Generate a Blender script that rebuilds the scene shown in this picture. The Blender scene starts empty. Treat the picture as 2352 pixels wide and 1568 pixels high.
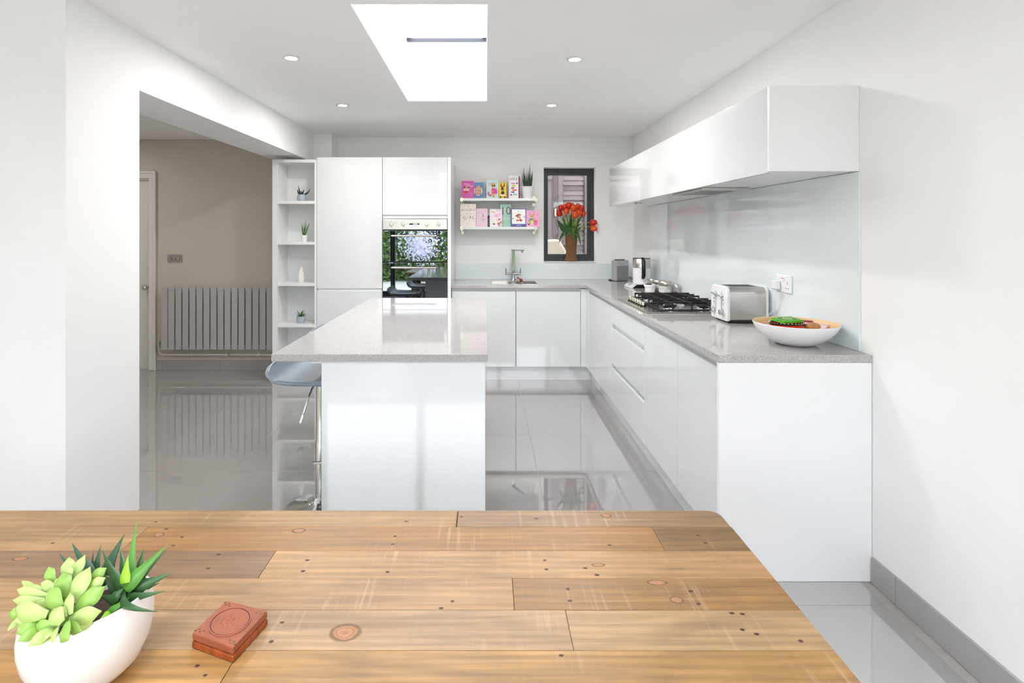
import bpy, bmesh, math, random
from mathutils import Vector, Matrix
random.seed(7)
sc = bpy.context.scene
COL = sc.collection

# ------------------------------------------------------------------ camera, sky, exposure
F, VX, VY, CZ = 1300.0, 1117.0, 535.0, 1.40      # focal length and vanishing point in photo pixels, eye height
cam_d = bpy.data.cameras.new('camera')
cam = bpy.data.objects.new('camera', cam_d); COL.objects.link(cam)
cam.location = (0, 0, CZ); cam.rotation_euler = (math.radians(90), 0, 0)
cam_d.sensor_width = 36.0; cam_d.lens = F / 2352 * 36.0
cam_d.shift_x = (1176 - VX) / 2352; cam_d.shift_y = -(784 - VY) / 2352
cam_d.clip_start = 0.02
sc.camera = cam

world = bpy.data.worlds.new('sky'); sc.world = world; world.use_nodes = True
wn = world.node_tree; bg = wn.nodes['Background']
bg.inputs['Color'].default_value = (0.90, 0.938, 1.0, 1); bg.inputs['Strength'].default_value = 6.0
sun_d = bpy.data.lights.new('sun', 'SUN'); sun_d.energy = 7.0; sun_d.angle = math.radians(2.0); sun_d.color = (1.0, 0.97, 0.93)
sun = bpy.data.objects.new('sun', sun_d); COL.objects.link(sun)
sun.rotation_euler = Vector((-0.80, -0.16, -0.55)).to_track_quat('-Z', 'Y').to_euler()
sc.view_settings.view_transform = 'Standard'; sc.view_settings.look = 'None'
sc.view_settings.gamma = 1.0; sc.view_settings.use_curve_mapping = False
sc.view_settings.exposure = 0.89
sc.cycles.max_bounces = 8; sc.cycles.diffuse_bounces = 6; sc.cycles.glossy_bounces = 4; sc.cycles.adaptive_threshold = 0.09
sc.cycles.transparent_max_bounces = 12; sc.cycles.use_denoising = True
sc.cycles.sample_clamp_indirect = 6.0; sc.cycles.caustics_reflective = False; sc.cycles.caustics_refractive = False

# ------------------------------------------------------------------ helpers
def Y(s): return F / s                      # depth of a plane where one metre spans s photo pixels
def PX(px, y): return (px - VX) / F * y
def PZ(py, y): return CZ - (py - VY) / F * y
def P(px, py, y): return Vector((PX(px, y), y, PZ(py, y)))
def lin(c):
    c = c / 255.0
    return c / 12.92 if c <= 0.04045 else ((c + 0.055) / 1.055) ** 2.4
def RGB(r, g, b): return (lin(r), lin(g), lin(b), 1.0)

MATS = {}
def mat(name, rgb, rough=0.5, metal=0.0, var=0.03, scale=6.0, bump=0.0, bscale=60.0, ior=1.5, coat=0.0,
        emit=None, estr=0.0, trans=0.0, stretch=(1, 1, 1), spec=0.5):
    m = bpy.data.materials.new(name); m.use_nodes = True; MATS[name] = m
    nt = m.node_tree; b = nt.nodes['Principled BSDF']
    col = RGB(*rgb)
    tc = nt.nodes.new('ShaderNodeTexCoord'); mp = nt.nodes.new('ShaderNodeMapping')
    mp.inputs['Scale'].default_value = stretch
    nt.links.new(tc.outputs['Object'], mp.inputs['Vector'])
    nz = nt.nodes.new('ShaderNodeTexNoise'); nz.inputs['Scale'].default_value = scale; nz.inputs['Detail'].default_value = 3
    nt.links.new(mp.outputs['Vector'], nz.inputs['Vector'])
    rp = nt.nodes.new('ShaderNodeValToRGB')
    rp.color_ramp.elements[0].position = 0.3; rp.color_ramp.elements[1].position = 0.7
    rp.color_ramp.elements[0].color = tuple(min(1, x * (1 - var)) for x in col[:3]) + (1,)
    rp.color_ramp.elements[1].color = tuple(min(1, x * (1 + var)) for x in col[:3]) + (1,)
    nt.links.new(nz.outputs['Fac'], rp.inputs['Fac']); nt.links.new(rp.outputs['Color'], b.inputs['Base Color'])
    b.inputs['Roughness'].default_value = rough; b.inputs['Metallic'].default_value = metal
    b.inputs['IOR'].default_value = ior; b.inputs['Coat Weight'].default_value = coat; b.inputs['Coat Roughness'].default_value = 0.03
    b.inputs['Specular IOR Level'].default_value = spec
    b.inputs['Transmission Weight'].default_value = trans
    if emit:
        b.inputs['Emission Color'].default_value = RGB(*emit); b.inputs['Emission Strength'].default_value = estr
    if bump:
        n2 = nt.nodes.new('ShaderNodeTexNoise'); n2.inputs['Scale'].default_value = bscale; n2.inputs['Detail'].default_value = 4
        nt.links.new(mp.outputs['Vector'], n2.inputs['Vector'])
        bp = nt.nodes.new('ShaderNodeBump'); bp.inputs['Strength'].default_value = bump; bp.inputs['Distance'].default_value = 0.01
        nt.links.new(n2.outputs['Fac'], bp.inputs['Height']); nt.links.new(bp.outputs['Normal'], b.inputs['Normal'])
    return m

def glass_mat(name, tint=(255, 255, 255), refl=1.0):
    m = bpy.data.materials.new(name); m.use_nodes = True; nt = m.node_tree
    for n in list(nt.nodes): nt.nodes.remove(n)
    out = nt.nodes.new('ShaderNodeOutputMaterial'); mx = nt.nodes.new('ShaderNodeMixShader')
    tr = nt.nodes.new('ShaderNodeBsdfTransparent'); gl = nt.nodes.new('ShaderNodeBsdfGlossy')
    tr.inputs['Color'].default_value = RGB(*tint); gl.inputs['Roughness'].default_value = 0.0
    fr = nt.nodes.new('ShaderNodeFresnel'); ge = nt.nodes.new('ShaderNodeNewGeometry')
    io = nt.nodes.new('ShaderNodeMapRange'); io.inputs['To Min'].default_value = 1.45; io.inputs['To Max'].default_value = 1 / 1.45
    nt.links.new(ge.outputs['Backfacing'], io.inputs['Value']); nt.links.new(io.outputs[0], fr.inputs['IOR'])
    mu = nt.nodes.new('ShaderNodeMath'); mu.operation = 'MULTIPLY'; mu.inputs[1].default_value = refl
    nt.links.new(fr.outputs[0], mu.inputs[0]); nt.links.new(mu.outputs[0], mx.inputs[0])
    nt.links.new(tr.outputs[0], mx.inputs[1]); nt.links.new(gl.outputs[0], mx.inputs[2]); nt.links.new(mx.outputs[0], out.inputs[0])
    return m

# ------------------------------------------------------------------ materials
M_wall = mat('wall_paint', (242, 242, 241), 0.65, var=0.01, scale=2, bump=0.02, bscale=180)
M_taupe = mat('taupe_wall_paint', (200, 192, 181), 0.7, var=0.015, scale=2, bump=0.02, bscale=180)
M_ceil = mat('ceiling_paint', (247, 247, 247), 0.8, var=0.01, scale=2)
M_wood_white = mat('white_gloss_woodwork', (222, 220, 215), 0.3, var=0.01)
M_gloss = mat('white_gloss_door', (224, 227, 229), 0.06, var=0.006, scale=1.5, coat=0.3)
M_carc = mat('white_melamine', (236, 238, 238), 0.16, var=0.006, scale=3)
M_matte = mat('white_satin_end_panel', (238, 239, 241), 0.32, var=0.006, scale=2)
M_shadowgap = mat('white_handle_channel', (232, 235, 237), 0.25, var=0.01)
M_tile = mat('polished_grey_porcelain', (158, 155, 154), 0.0, var=0.012, scale=3, ior=2.5, spec=1.0)
M_skirt = mat('grey_porcelain_skirting', (164, 161, 160), 0.06, var=0.02, scale=4, ior=1.5)
M_grout = mat('grey_grout', (168, 163, 158), 0.9, var=0.05, scale=30)
M_steel = mat('brushed_steel', (200, 196, 190), 0.24, metal=1, var=0.04, scale=4, stretch=(1, 1, 40))
M_steel_h = mat('brushed_steel_fascia', (205, 201, 195), 0.28, metal=1, var=0.04, scale=5, stretch=(1, 30, 60))
M_chrome = mat('chrome', (225, 226, 228), 0.06, metal=1, var=0.01)
M_tapchrome = mat('polished_tap_steel', (168, 172, 176), 0.16, metal=1, var=0.02)
M_nickel = mat('satin_nickel', (205, 198, 185), 0.22, metal=1, var=0.02)
M_black = mat('black_plastic', (22, 23, 26), 0.25, var=0.05)
M_iron = mat('black_cast_iron', (30, 30, 33), 0.45, var=0.1, scale=40, bump=0.05, bscale=300)
M_ovenglass = mat('mirrored_black_oven_glass', (120, 126, 132), 0.015, metal=1, var=0.01)
M_dark = mat('dark_cavity', (15, 15, 17), 0.5, var=0.05)
M_splash = mat('pale_aqua_back_painted_glass', (228, 237, 239), 0.05, var=0.006, coat=0.4)
M_anth = mat('anthracite_window_frame', (48, 52, 58), 0.35, var=0.03, bump=0.02, bscale=200)
M_whiteplastic = mat('white_plastic', (236, 236, 238), 0.25, var=0.01)
M_silverplastic = mat('silver_plastic', (170, 170, 172), 0.35, var=0.02)
M_greyplastic = mat('grey_grille_plastic', (128, 130, 132), 0.45, var=0.04, scale=120)
M_greyrad = mat('silver_grey_radiator_enamel', (182, 179, 178), 0.35, var=0.01)
M_pipe = mat('white_painted_pipe', (222, 222, 224), 0.3, var=0.02)
M_ceramic = mat('white_ceramic', (240, 240, 242), 0.22, var=0.008, scale=3)
M_ceramicmat = mat('matt_white_ceramic', (232, 229, 224), 0.55, var=0.02, scale=60, bump=0.25, bscale=90)
M_greypot = mat('pale_blue_grey_glazed_pot', (172, 184, 194), 0.2, var=0.04, scale=15)
M_soil = mat('dark_potting_soil', (62, 44, 36), 0.95, var=0.45, scale=60, bump=0.6, bscale=90)
M_rose = mat('pale_green_succulent_leaf', (176, 200, 120), 0.32, var=0.12, scale=18, spec=0.4)
M_rose2 = mat('fresh_green_succulent_leaf', (140, 178, 84), 0.32, var=0.12, scale=18, spec=0.4)
M_aloe = mat('mid_green_aloe_leaf', (84, 140, 52), 0.35, var=0.15, scale=20)
M_aloed = mat('dark_green_aloe_leaf', (52, 92, 50), 0.35, var=0.15, scale=20)
M_leafd = mat('dark_green_leaf', (40, 66, 44), 0.4, var=0.2, scale=25)
M_leafm = mat('fresh_green_leaf', (70, 112, 48), 0.4, var=0.2, scale=25)
M_tulipleaf = mat('tulip_leaf_green', (66, 104, 56), 0.45, var=0.15, scale=30)
M_tulip = mat('orange_red_tulip_petal', (226, 84, 30), 0.45, var=0.2, scale=60)
M_tulip2 = mat('deep_red_tulip_petal', (205, 44, 22), 0.45, var=0.2, scale=60)
M_tulipstem = mat('pale_green_stem', (128, 158, 66), 0.5, var=0.1)
M_stool = mat('grey_leather_seat', (140, 150, 160), 0.42, var=0.04, scale=30, bump=0.03, bscale=220)
M_redwood = mat('reddish_carved_wood', (150, 84, 58), 0.5, var=0.2, scale=10, stretch=(2, 2, 14), bump=0.1, bscale=60)
M_redwood2 = mat('orange_brown_carved_wood', (150, 72, 32), 0.45, var=0.35, scale=12, stretch=(6, 6, 2), bump=0.1, bscale=50)
M_brass = mat('dull_brass_inlay', (126, 98, 62), 0.4, metal=0.6, var=0.15, scale=80)
M_bamboo = mat('light_bamboo', (226, 190, 140), 0.4, var=0.06, scale=6, stretch=(1, 1, 30))
M_paving = mat('pale_garden_paving', (190, 186, 178), 0.85, var=0.1, scale=2)
M_trunk = mat('brown_bark', (92, 74, 60), 0.9, var=0.3, scale=12)
M_hedge = mat('hedge_leaf_green', (54, 86, 34), 0.4, var=0.5, scale=3)
M_hedge2 = mat('hedge_leaf_yellow_green', (98, 126, 48), 0.4, var=0.3, scale=3)
M_blossom = mat('lilac_white_blossom', (226, 222, 240), 0.6, var=0.15, scale=8)
M_fence = mat('weathered_brown_grey_fence_board', (92, 84, 83), 0.85, var=0.16, scale=9, stretch=(1, 1, 6), bump=0.2, bscale=40)
M_fence2 = mat('dark_weathered_fence_board', (70, 62, 62), 0.85, var=0.2, scale=9, stretch=(6, 1, 1), bump=0.2, bscale=40)
M_cream = mat('cream_plastic_tub', (158, 148, 130), 0.5, var=0.05, scale=8)
M_glass = glass_mat('window_glass')
M_jarglass = glass_mat('jar_glass', (252, 253, 252))

def worktop_mat():
    m = bpy.data.materials.new('grey_speckled_quartz'); m.use_nodes = True; nt = m.node_tree; b = nt.nodes['Principled BSDF']
    tc = nt.nodes.new('ShaderNodeTexCoord')
    def spots(scale, lo, hi):
        v = nt.nodes.new('ShaderNodeTexVoronoi'); v.inputs['Scale'].default_value = scale
        nt.links.new(tc.outputs['Object'], v.inputs['Vector'])
        r = nt.nodes.new('ShaderNodeMapRange'); r.inputs['From Min'].default_value = lo; r.inputs['From Max'].default_value = hi
        r.inputs['To Min'].default_value = 1; r.inputs['To Max'].default_value = 0
        nt.links.new(v.outputs['Distance'], r.inputs['Value'])
        sep = nt.nodes.new('ShaderNodeSeparateColor'); nt.links.new(v.outputs['Color'], sep.inputs[0])
        return r.outputs[0], sep
    nz = nt.nodes.new('ShaderNodeTexNoise'); nz.inputs['Scale'].default_value = 260; nz.inputs['Detail'].default_value = 2
    nt.links.new(tc.outputs['Object'], nz.inputs['Vector'])
    rp = nt.nodes.new('ShaderNodeValToRGB')
    rp.color_ramp.elements[0].position = 0.32; rp.color_ramp.elements[0].color = RGB(160, 156, 155)
    rp.color_ramp.elements[1].position = 0.62; rp.color_ramp.elements[1].color = RGB(192, 188, 186)
    nt.links.new(nz.outputs['Fac'], rp.inputs['Fac'])
    cur = rp.outputs['Color']
    for scale, lo, hi, thr, c in ((190, 0.15, 0.3, 0.72, (112, 106, 106)), (60, 0.10, 0.14, 0.86, (250, 250, 250))):
        f, sep = spots(scale, lo, hi)
        g = nt.nodes.new('ShaderNodeMath'); g.operation = 'GREATER_THAN'; g.inputs[1].default_value = thr
        nt.links.new(sep.outputs[0], g.inputs[0])
        mu = nt.nodes.new('ShaderNodeMath'); mu.operation = 'MULTIPLY'
        nt.links.new(f, mu.inputs[0]); nt.links.new(g.outputs[0], mu.inputs[1])
        mx = nt.nodes.new('ShaderNodeMix'); mx.data_type = 'RGBA'
        nt.links.new(mu.outputs[0], mx.inputs['Factor']); nt.links.new(cur, mx.inputs['A']); mx.inputs['B'].default_value = RGB(*c)
        cur = mx.outputs['Result']
    nt.links.new(cur, b.inputs['Base Color']); b.inputs['Roughness'].default_value = 0.06; b.inputs['IOR'].default_value = 1.55
    return m
M_quartz = worktop_mat()

def plank_mat():
    m = bpy.data.materials.new('reclaimed_pine'); m.use_nodes = True; nt = m.node_tree; b = nt.nodes['Principled BSDF']
    tc = nt.nodes.new('ShaderNodeTexCoord'); oi = nt.nodes.new('ShaderNodeObjectInfo')
    off = nt.nodes.new('ShaderNodeVectorMath'); off.operation = 'ADD'
    sc3 = nt.nodes.new('ShaderNodeMath'); sc3.operation = 'MULTIPLY'; sc3.inputs[1].default_value = 37.0
    nt.links.new(oi.outputs['Random'], sc3.inputs[0]); nt.links.new(tc.outputs['Object'], off.inputs[0]); nt.links.new(sc3.outputs[0], off.inputs[1])
    def noise(stretch, scale, detail, lo, hi, a, c, dist=0.0):
        mp = nt.nodes.new('ShaderNodeMapping'); mp.inputs['Scale'].default_value = stretch
        nt.links.new(off.outputs[0], mp.inputs['Vector'])
        n = nt.nodes.new('ShaderNodeTexNoise'); n.inputs['Scale'].default_value = scale; n.inputs['Detail'].default_value = detail
        n.inputs['Distortion'].default_value = dist
        nt.links.new(mp.outputs['Vector'], n.inputs['Vector'])
        r = nt.nodes.new('ShaderNodeMapRange'); r.inputs['From Min'].default_value = lo; r.inputs['From Max'].default_value = hi
        r.inputs['To Min'].default_value = a; r.inputs['To Max'].default_value = c
        nt.links.new(n.outputs['Fac'], r.inputs['Value']); return r.outputs[0]
    f1 = noise((0.9, 16, 16), 3.0, 6, 0.3, 0.7, 0.76, 1.12, 1.2)      # long grain
    f2 = noise((3, 90, 90), 4.0, 3, 0.3, 0.7, 0.92, 1.05)            # fine grain
    f3 = noise((34, 1.5, 1.5), 2.0, 3, 0.4, 0.75, 0.985, 1.03)            # saw marks across
    f4 = noise((1.6, 6, 6), 2.0, 3, 0.35, 0.68, 0.80, 1.08, 1.0)     # weathering patches
    mpw = nt.nodes.new('ShaderNodeMapping'); mpw.inputs['Scale'].default_value = (0.35, 3.2, 3.2); nt.links.new(off.outputs[0], mpw.inputs['Vector'])
    wv = nt.nodes.new('ShaderNodeTexWave'); wv.bands_direction = 'Y'; wv.inputs['Scale'].default_value = 5.0; wv.inputs['Distortion'].default_value = 7.0
    wv.inputs['Detail'].default_value = 4.0; wv.inputs['Detail Scale'].default_value = 1.2; nt.links.new(mpw.outputs['Vector'], wv.inputs['Vector'])
    wr = nt.nodes.new('ShaderNodeMapRange'); wr.inputs['To Min'].default_value = 0.88; wr.inputs['To Max'].default_value = 1.05
    nt.links.new(wv.outputs['Fac'], wr.inputs['Value']); f5 = wr.outputs[0]
    cur = oi.outputs['Color']
    for f in (f1, f2, f3, f4, f5):
        v = nt.nodes.new('ShaderNodeVectorMath'); v.operation = 'SCALE'
        nt.links.new(cur, v.inputs[0]); nt.links.new(f, v.inputs['Scale']); cur = v.outputs[0]
    saw = noise((60, 2.0, 2.0), 2.0, 2, 0.56, 0.68, 0.0, 1.0); msk = noise((3, 5, 5), 1.2, 2, 0.48, 0.62, 0.0, 0.20)
    mm = nt.nodes.new('ShaderNodeMath'); mm.operation = 'MULTIPLY'; nt.links.new(saw, mm.inputs[0]); nt.links.new(msk, mm.inputs[1])
    mx = nt.nodes.new('ShaderNodeMix'); mx.data_type = 'RGBA'; nt.links.new(mm.outputs[0], mx.inputs['Factor']); nt.links.new(cur, mx.inputs['A']); mx.inputs['B'].default_value = RGB(222, 198, 170)
    stain = noise((1.1, 3.5, 3.5), 2.4, 4, 0.60, 0.74, 0.0, 0.45, 1.5)
    m2 = nt.nodes.new('ShaderNodeMix'); m2.data_type = 'RGBA'; nt.links.new(stain, m2.inputs['Factor']); nt.links.new(mx.outputs['Result'], m2.inputs['A']); m2.inputs['B'].default_value = RGB(118, 92, 66)
    cur = m2.outputs['Result']
    nt.links.new(cur, b.inputs['Base Color']); b.inputs['Roughness'].default_value = 0.42
    bp = nt.nodes.new('ShaderNodeBump'); bp.inputs['Strength'].default_value = 0.12; bp.inputs['Distance'].default_value = 0.004
    nt.links.new(f1, bp.inputs['Height']); nt.links.new(bp.outputs['Normal'], b.inputs['Normal'])
    return m
M_plank = plank_mat()
def decal_mat(name, stops, edge0, rings=0.0):
    """radial mark that fades into the timber around it"""
    m = bpy.data.materials.new(name); m.use_nodes = True; nt = m.node_tree; b = nt.nodes['Principled BSDF']; out = nt.nodes['Material Output']
    tc = nt.nodes.new('ShaderNodeTexCoord'); nz = nt.nodes.new('ShaderNodeTexNoise'); nz.inputs['Scale'].default_value = 3.0
    oi = nt.nodes.new('ShaderNodeObjectInfo'); nt.links.new(tc.outputs['Generated'], nz.inputs['Vector'])
    sb = nt.nodes.new('ShaderNodeVectorMath'); sb.operation = 'SUBTRACT'; sb.inputs[1].default_value = (0.5, 0.5, 0.5); nt.links.new(tc.outputs['Generated'], sb.inputs[0])
    ml = nt.nodes.new('ShaderNodeVectorMath'); ml.operation = 'MULTIPLY'; ml.inputs[1].default_value = (2, 2, 0); nt.links.new(sb.outputs[0], ml.inputs[0])
    ln = nt.nodes.new('ShaderNodeVectorMath'); ln.operation = 'LENGTH'; nt.links.new(ml.outputs[0], ln.inputs[0])
    ad = nt.nodes.new('ShaderNodeMath'); ad.operation = 'MULTIPLY_ADD'; ad.inputs[1].default_value = 0.35; nt.links.new(nz.outputs['Fac'], ad.inputs[0]); nt.links.new(ln.outputs['Value'], ad.inputs[2])
    sh = nt.nodes.new('ShaderNodeMath'); sh.operation = 'SUBTRACT'; sh.inputs[1].default_value = 0.17; nt.links.new(ad.outputs[0], sh.inputs[0])
    rp = nt.nodes.new('ShaderNodeValToRGB'); cr = rp.color_ramp
    cr.elements[0].position = stops[0][0]; cr.elements[0].color = RGB(*stops[0][1]); cr.elements[1].position = stops[-1][0]; cr.elements[1].color = RGB(*stops[-1][1])
    for p, c in stops[1:-1]: e = cr.elements.new(p); e.color = RGB(*c)
    nt.links.new(sh.outputs[0], rp.inputs['Fac']); nt.links.new(rp.outputs['Color'], b.inputs['Base Color']); b.inputs['Roughness'].default_value = 0.5
    al = nt.nodes.new('ShaderNodeMapRange'); al.interpolation_type = 'SMOOTHSTEP'; al.inputs['From Min'].default_value = edge0; al.inputs['From Max'].default_value = 0.92; al.inputs['To Min'].default_value = 1.0; al.inputs['To Max'].default_value = 0.0
    nt.links.new(sh.outputs[0], al.inputs['Value']); nt.links.new(al.outputs[0], b.inputs['Alpha'])
    return m
M_hole = decal_mat('dark_nail_hole', [(0.0, (42, 30, 28)), (0.42, (56, 40, 36)), (0.6, (140, 96, 66)), (1.0, (170, 124, 86))], 0.35)
M_knot = decal_mat('brown_wood_knot', [(0.0, (150, 104, 74)), (0.32, (178, 130, 92)), (0.45, (150, 102, 72)), (0.55, (174, 128, 90)), (0.75, (146, 112, 82)), (1.0, (160, 122, 88))], 0.5)
M_groove = mat('dark_carved_groove', (70, 40, 32), 0.7, var=0.2)
M_darkwood = mat('brown_table_frame_wood', (120, 84, 56), 0.5, var=0.15, scale=8, stretch=(1, 12, 12))
def wicker_mat():
    m = mat('woven_seagrass', (122, 88, 46), 0.75, var=0.35, scale=90, bump=0.8, bscale=110, stretch=(1, 1, 1.6)); return m
M_wicker = wicker_mat()
CM = {}
def cmat(r, g, b, rough=0.5):
    k = (r, g, b, rough)
    if k not in CM: CM[k] = mat('print_%d_%d_%d' % (r, g, b), (r, g, b), rough, var=0.02, scale=40)
    return CM[k]

# ------------------------------------------------------------------ mesh builder
class MB:
    def __init__(s): s.v = []; s.f = []
    def add(s, vs, fs):
        o = len(s.v); s.v += [tuple(v) for v in vs]; s.f += [tuple(o + i for i in f) for f in fs]; return s
    def box(s, x0, x1, y0, y1, z0, z1):
        x0, x1 = min(x0, x1), max(x0, x1); y0, y1 = min(y0, y1), max(y0, y1); z0, z1 = min(z0, z1), max(z0, z1)
        return s.add([(x0,y0,z0),(x1,y0,z0),(x1,y1,z0),(x0,y1,z0),(x0,y0,z1),(x1,y0,z1),(x1,y1,z1),(x0,y1,z1)],
                     [(0,3,2,1),(4,5,6,7),(0,1,5,4),(1,2,6,5),(2,3,7,6),(3,0,4,7)])
    def grid(s, axes, us, vs, keep, w0, w1):
        """slab made of cells us x vs in two axes, w0..w1 in the third; only cells for which keep(i,j)"""
        a, b, c = axes
        def pt(u, v, w):
            p = [0, 0, 0]; p[a] = u; p[b] = v; p[c] = w; return tuple(p)
        idx = {}; vl = []; fl = []
        def vi(i, j, k):
            if (i, j, k) not in idx: idx[(i, j, k)] = len(vl); vl.append(pt(us[i], vs[j], (w0, w1)[k]))
            return idx[(i, j, k)]
        n, m = len(us) - 1, len(vs) - 1
        K = {(i, j) for i in range(n) for j in range(m) if keep(i, j)}
        flip = (a, b, c) in ((0, 2, 1), (1, 0, 2), (2, 1, 0))
        for (i, j) in K:
            q = [[vi(i, j, 1), vi(i+1, j, 1), vi(i+1, j+1, 1), vi(i, j+1, 1)], [vi(i, j, 0), vi(i, j+1, 0), vi(i+1, j+1, 0), vi(i+1, j, 0)]]
            if (i-1, j) not in K: q.append([vi(i, j, 0), vi(i, j, 1), vi(i, j+1, 1), vi(i, j+1, 0)])
            if (i+1, j) not in K: q.append([vi(i+1, j, 0), vi(i+1, j+1, 0), vi(i+1, j+1, 1), vi(i+1, j, 1)])
            if (i, j-1) not in K: q.append([vi(i, j, 0), vi(i+1, j, 0), vi(i+1, j, 1), vi(i, j, 1)])
            if (i, j+1) not in K: q.append([vi(i, j+1, 0), vi(i, j+1, 1), vi(i+1, j+1, 1), vi(i+1, j+1, 0)])
            fl += [x[::-1] for x in q] if flip else q
        return s.add(vl, fl)
    def lathe(s, prof, c=(0, 0, 0), n=32, sx=1.0, sy=1.0, cap=True):
        vs = []; fs = []; k = len(prof)
        for i in range(n):
            a = 2 * math.pi * i / n
            for r, z in prof: vs.append((c[0] + r * sx * math.cos(a), c[1] + r * sy * math.sin(a), c[2] + z))
        for i in range(n):
            for j in range(k - 1):
                p, q = i * k + j, ((i + 1) % n) * k + j
                fs.append((p, q, q + 1, p + 1))
        s.add(vs, fs)
        o = len(s.v) - len(vs)
        if cap and prof[0][0] > 1e-6: s.f.append(tuple(o + i * k for i in range(n))[::-1])
        if cap and prof[-1][0] > 1e-6: s.f.append(tuple(o + i * k + k - 1 for i in range(n)))
        return s
    def cyl(s, p0, p1, r, n=16, r1=None): return s.tube([p0, p1], [r, r if r1 is None else r1], n)
    def tube(s, pts, r, n=10, caps=True):
        pts = [Vector(p) for p in pts]; rs = r if isinstance(r, (list, tuple)) else [r] * len(pts)
        vs = []; fs = []; up = None
        for i, p in enumerate(pts):
            t = (pts[min(i + 1, len(pts) - 1)] - pts[max(i - 1, 0)]).normalized()
            if up is None: up = t.orthogonal().normalized()
            else:
                up = (up - t * up.dot(t)); up = up.normalized() if up.length > 1e-6 else t.orthogonal().normalized()
            w = t.cross(up)
            for k in range(n):
                a = 2 * math.pi * k / n
                vs.append(p + (up * math.cos(a) + w * math.sin(a)) * rs[i])
        for i in range(len(pts) - 1):
            for k in range(n):
                a, b2 = i * n + k, i * n + (k + 1) % n
                fs.append((a, b2, b2 + n, a + n))
        if caps: fs.append(tuple(range(n))[::-1]); fs.append(tuple((len(pts) - 1) * n + k for k in range(n)))
        return s.add(vs, fs)
    def bar(s, pts, w, h, up=(0, 0, 1)):
        """rectangular bar along a polyline"""
        pts = [Vector(p) for p in pts]; up = Vector(up); vs = []; fs = []
        for i, p in enumerate(pts):
            t = (pts[min(i + 1, len(pts) - 1)] - pts[max(i - 1, 0)]).normalized()
            sd = t.cross(up); sd = sd.normalized() if sd.length > 1e-5 else Vector((1, 0, 0)); u2 = sd.cross(t).normalized()
            for a, b2 in ((-1, -1), (1, -1), (1, 1), (-1, 1)): vs.append(p + sd * a * w / 2 + u2 * b2 * h / 2)
        for i in range(len(pts) - 1):
            for k in range(4):
                a, b2 = i * 4 + k, i * 4 + (k + 1) % 4
                fs.append((a, b2, b2 + 4, a + 4))
        n = len(pts) - 1
        fs += [(3, 2, 1, 0), (n*4, n*4+1, n*4+2, n*4+3)]
        return s.add(vs, fs)
    def prism(s, poly, axis, w0, w1):
        """poly: list of 2-D points in the two other axes (cyclic order x,y,z), extruded along axis"""
        o = [(1, 2, 0), (0, 2, 1), (0, 1, 2)][axis]
        n = len(poly); vs = []
        for w in (w0, w1):
            for u, v in poly:
                p = [0, 0, 0]; p[o[0]] = u; p[o[1]] = v; p[o[2]] = w; vs.append(tuple(p))
        fs = [tuple(range(n))[::-1], tuple(range(n, 2 * n))] + [(i, (i + 1) % n, n + (i + 1) % n, n + i) for i in range(n)]
        return s.add(vs, fs)
    def ball(s, c, rx, ry, rz, nu=12, nv=8):
        prof = [(max(1e-7, math.sin(math.pi * j / nv)), -math.cos(math.pi * j / nv)) for j in range(nv + 1)]
        vs = []; fs = []; k = nv + 1
        for i in range(nu):
            a = 2 * math.pi * i / nu
            for r, z in prof: vs.append((c[0] + rx * r * math.cos(a), c[1] + ry * r * math.sin(a), c[2] + rz * z))
        for i in range(nu):
            for j in range(nv):
                p, q = i * k + j, ((i + 1) % nu) * k + j
                fs.append((p, q, q + 1, p + 1))
        return s.add(vs, fs)
    def leaf(s, pts, widths, side, thick=0.25, n=6):
        """fleshy leaf: lens cross-section swept along pts; side = direction of its width"""
        pts = [Vector(p) for p in pts]; side = Vector(side); vs = []; fs = []
        for i, p in enumerate(pts):
            t = (pts[min(i + 1, len(pts) - 1)] - pts[max(i - 1, 0)]).normalized()
            sd = side - t * side.dot(t); sd = sd.normalized() if sd.length > 1e-6 else t.orthogonal().normalized()
            nn = t.cross(sd); w = widths[i]
            for k in range(n):
                a = 2 * math.pi * k / n
                vs.append(p + sd * math.cos(a) * w / 2 + nn * math.sin(a) * w / 2 * thick)
        for i in range(len(pts) - 1):
            for k in range(n):
                a, b2 = i * n + k, i * n + (k + 1) % n
                fs.append((a, b2, b2 + n, a + n))
        fs.append(tuple(range(n))[::-1]); fs.append(tuple((len(pts) - 1) * n + k for k in range(n)))
        return s.add(vs, fs)
    def xf(s, mtx): s.v = [tuple(mtx @ Vector(v)) for v in s.v]; return s
    def center(s):
        xs, ys, zs = zip(*s.v); return Vector(((min(xs) + max(xs)) / 2, (min(ys) + max(ys)) / 2, min(zs)))
    def build(s, name, m, parent=None, local=False, bev=0.0, seg=2, smooth=30, sub=0):
        if parent is not None:
            top = parent
            while top.parent: top = top.parent
            off = Vector((0, 0, 0)) if local else Vector(top.location)
        else: off = Vector((0, 0, 0)) if local else s.center()
        me = bpy.data.meshes.new(name)
        me.from_pydata([tuple(Vector(v) - off) for v in s.v], [], s.f)
        bm = bmesh.new(); bm.from_mesh(me); bmesh.ops.recalc_face_normals(bm, faces=bm.faces); bm.to_mesh(me); bm.free()
        if smooth:
            for p in me.polygons: p.use_smooth = True
            me.set_sharp_from_angle(angle=math.radians(smooth))
        me.materials.append(m)
        o = bpy.data.objects.new(name, me); COL.objects.link(o)
        if parent is not None: o.parent = parent
        else: o.location = off
        if bev:
            b = o.modifiers.new('bevel', 'BEVEL'); b.width = bev; b.segments = seg; b.limit_method = 'ANGLE'; b.angle_limit = math.radians(40)
            b.harden_normals = True
        if sub:
            b = o.modifiers.new('subsurf', 'SUBSURF'); b.levels = sub; b.render_levels = sub
        return o

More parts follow.
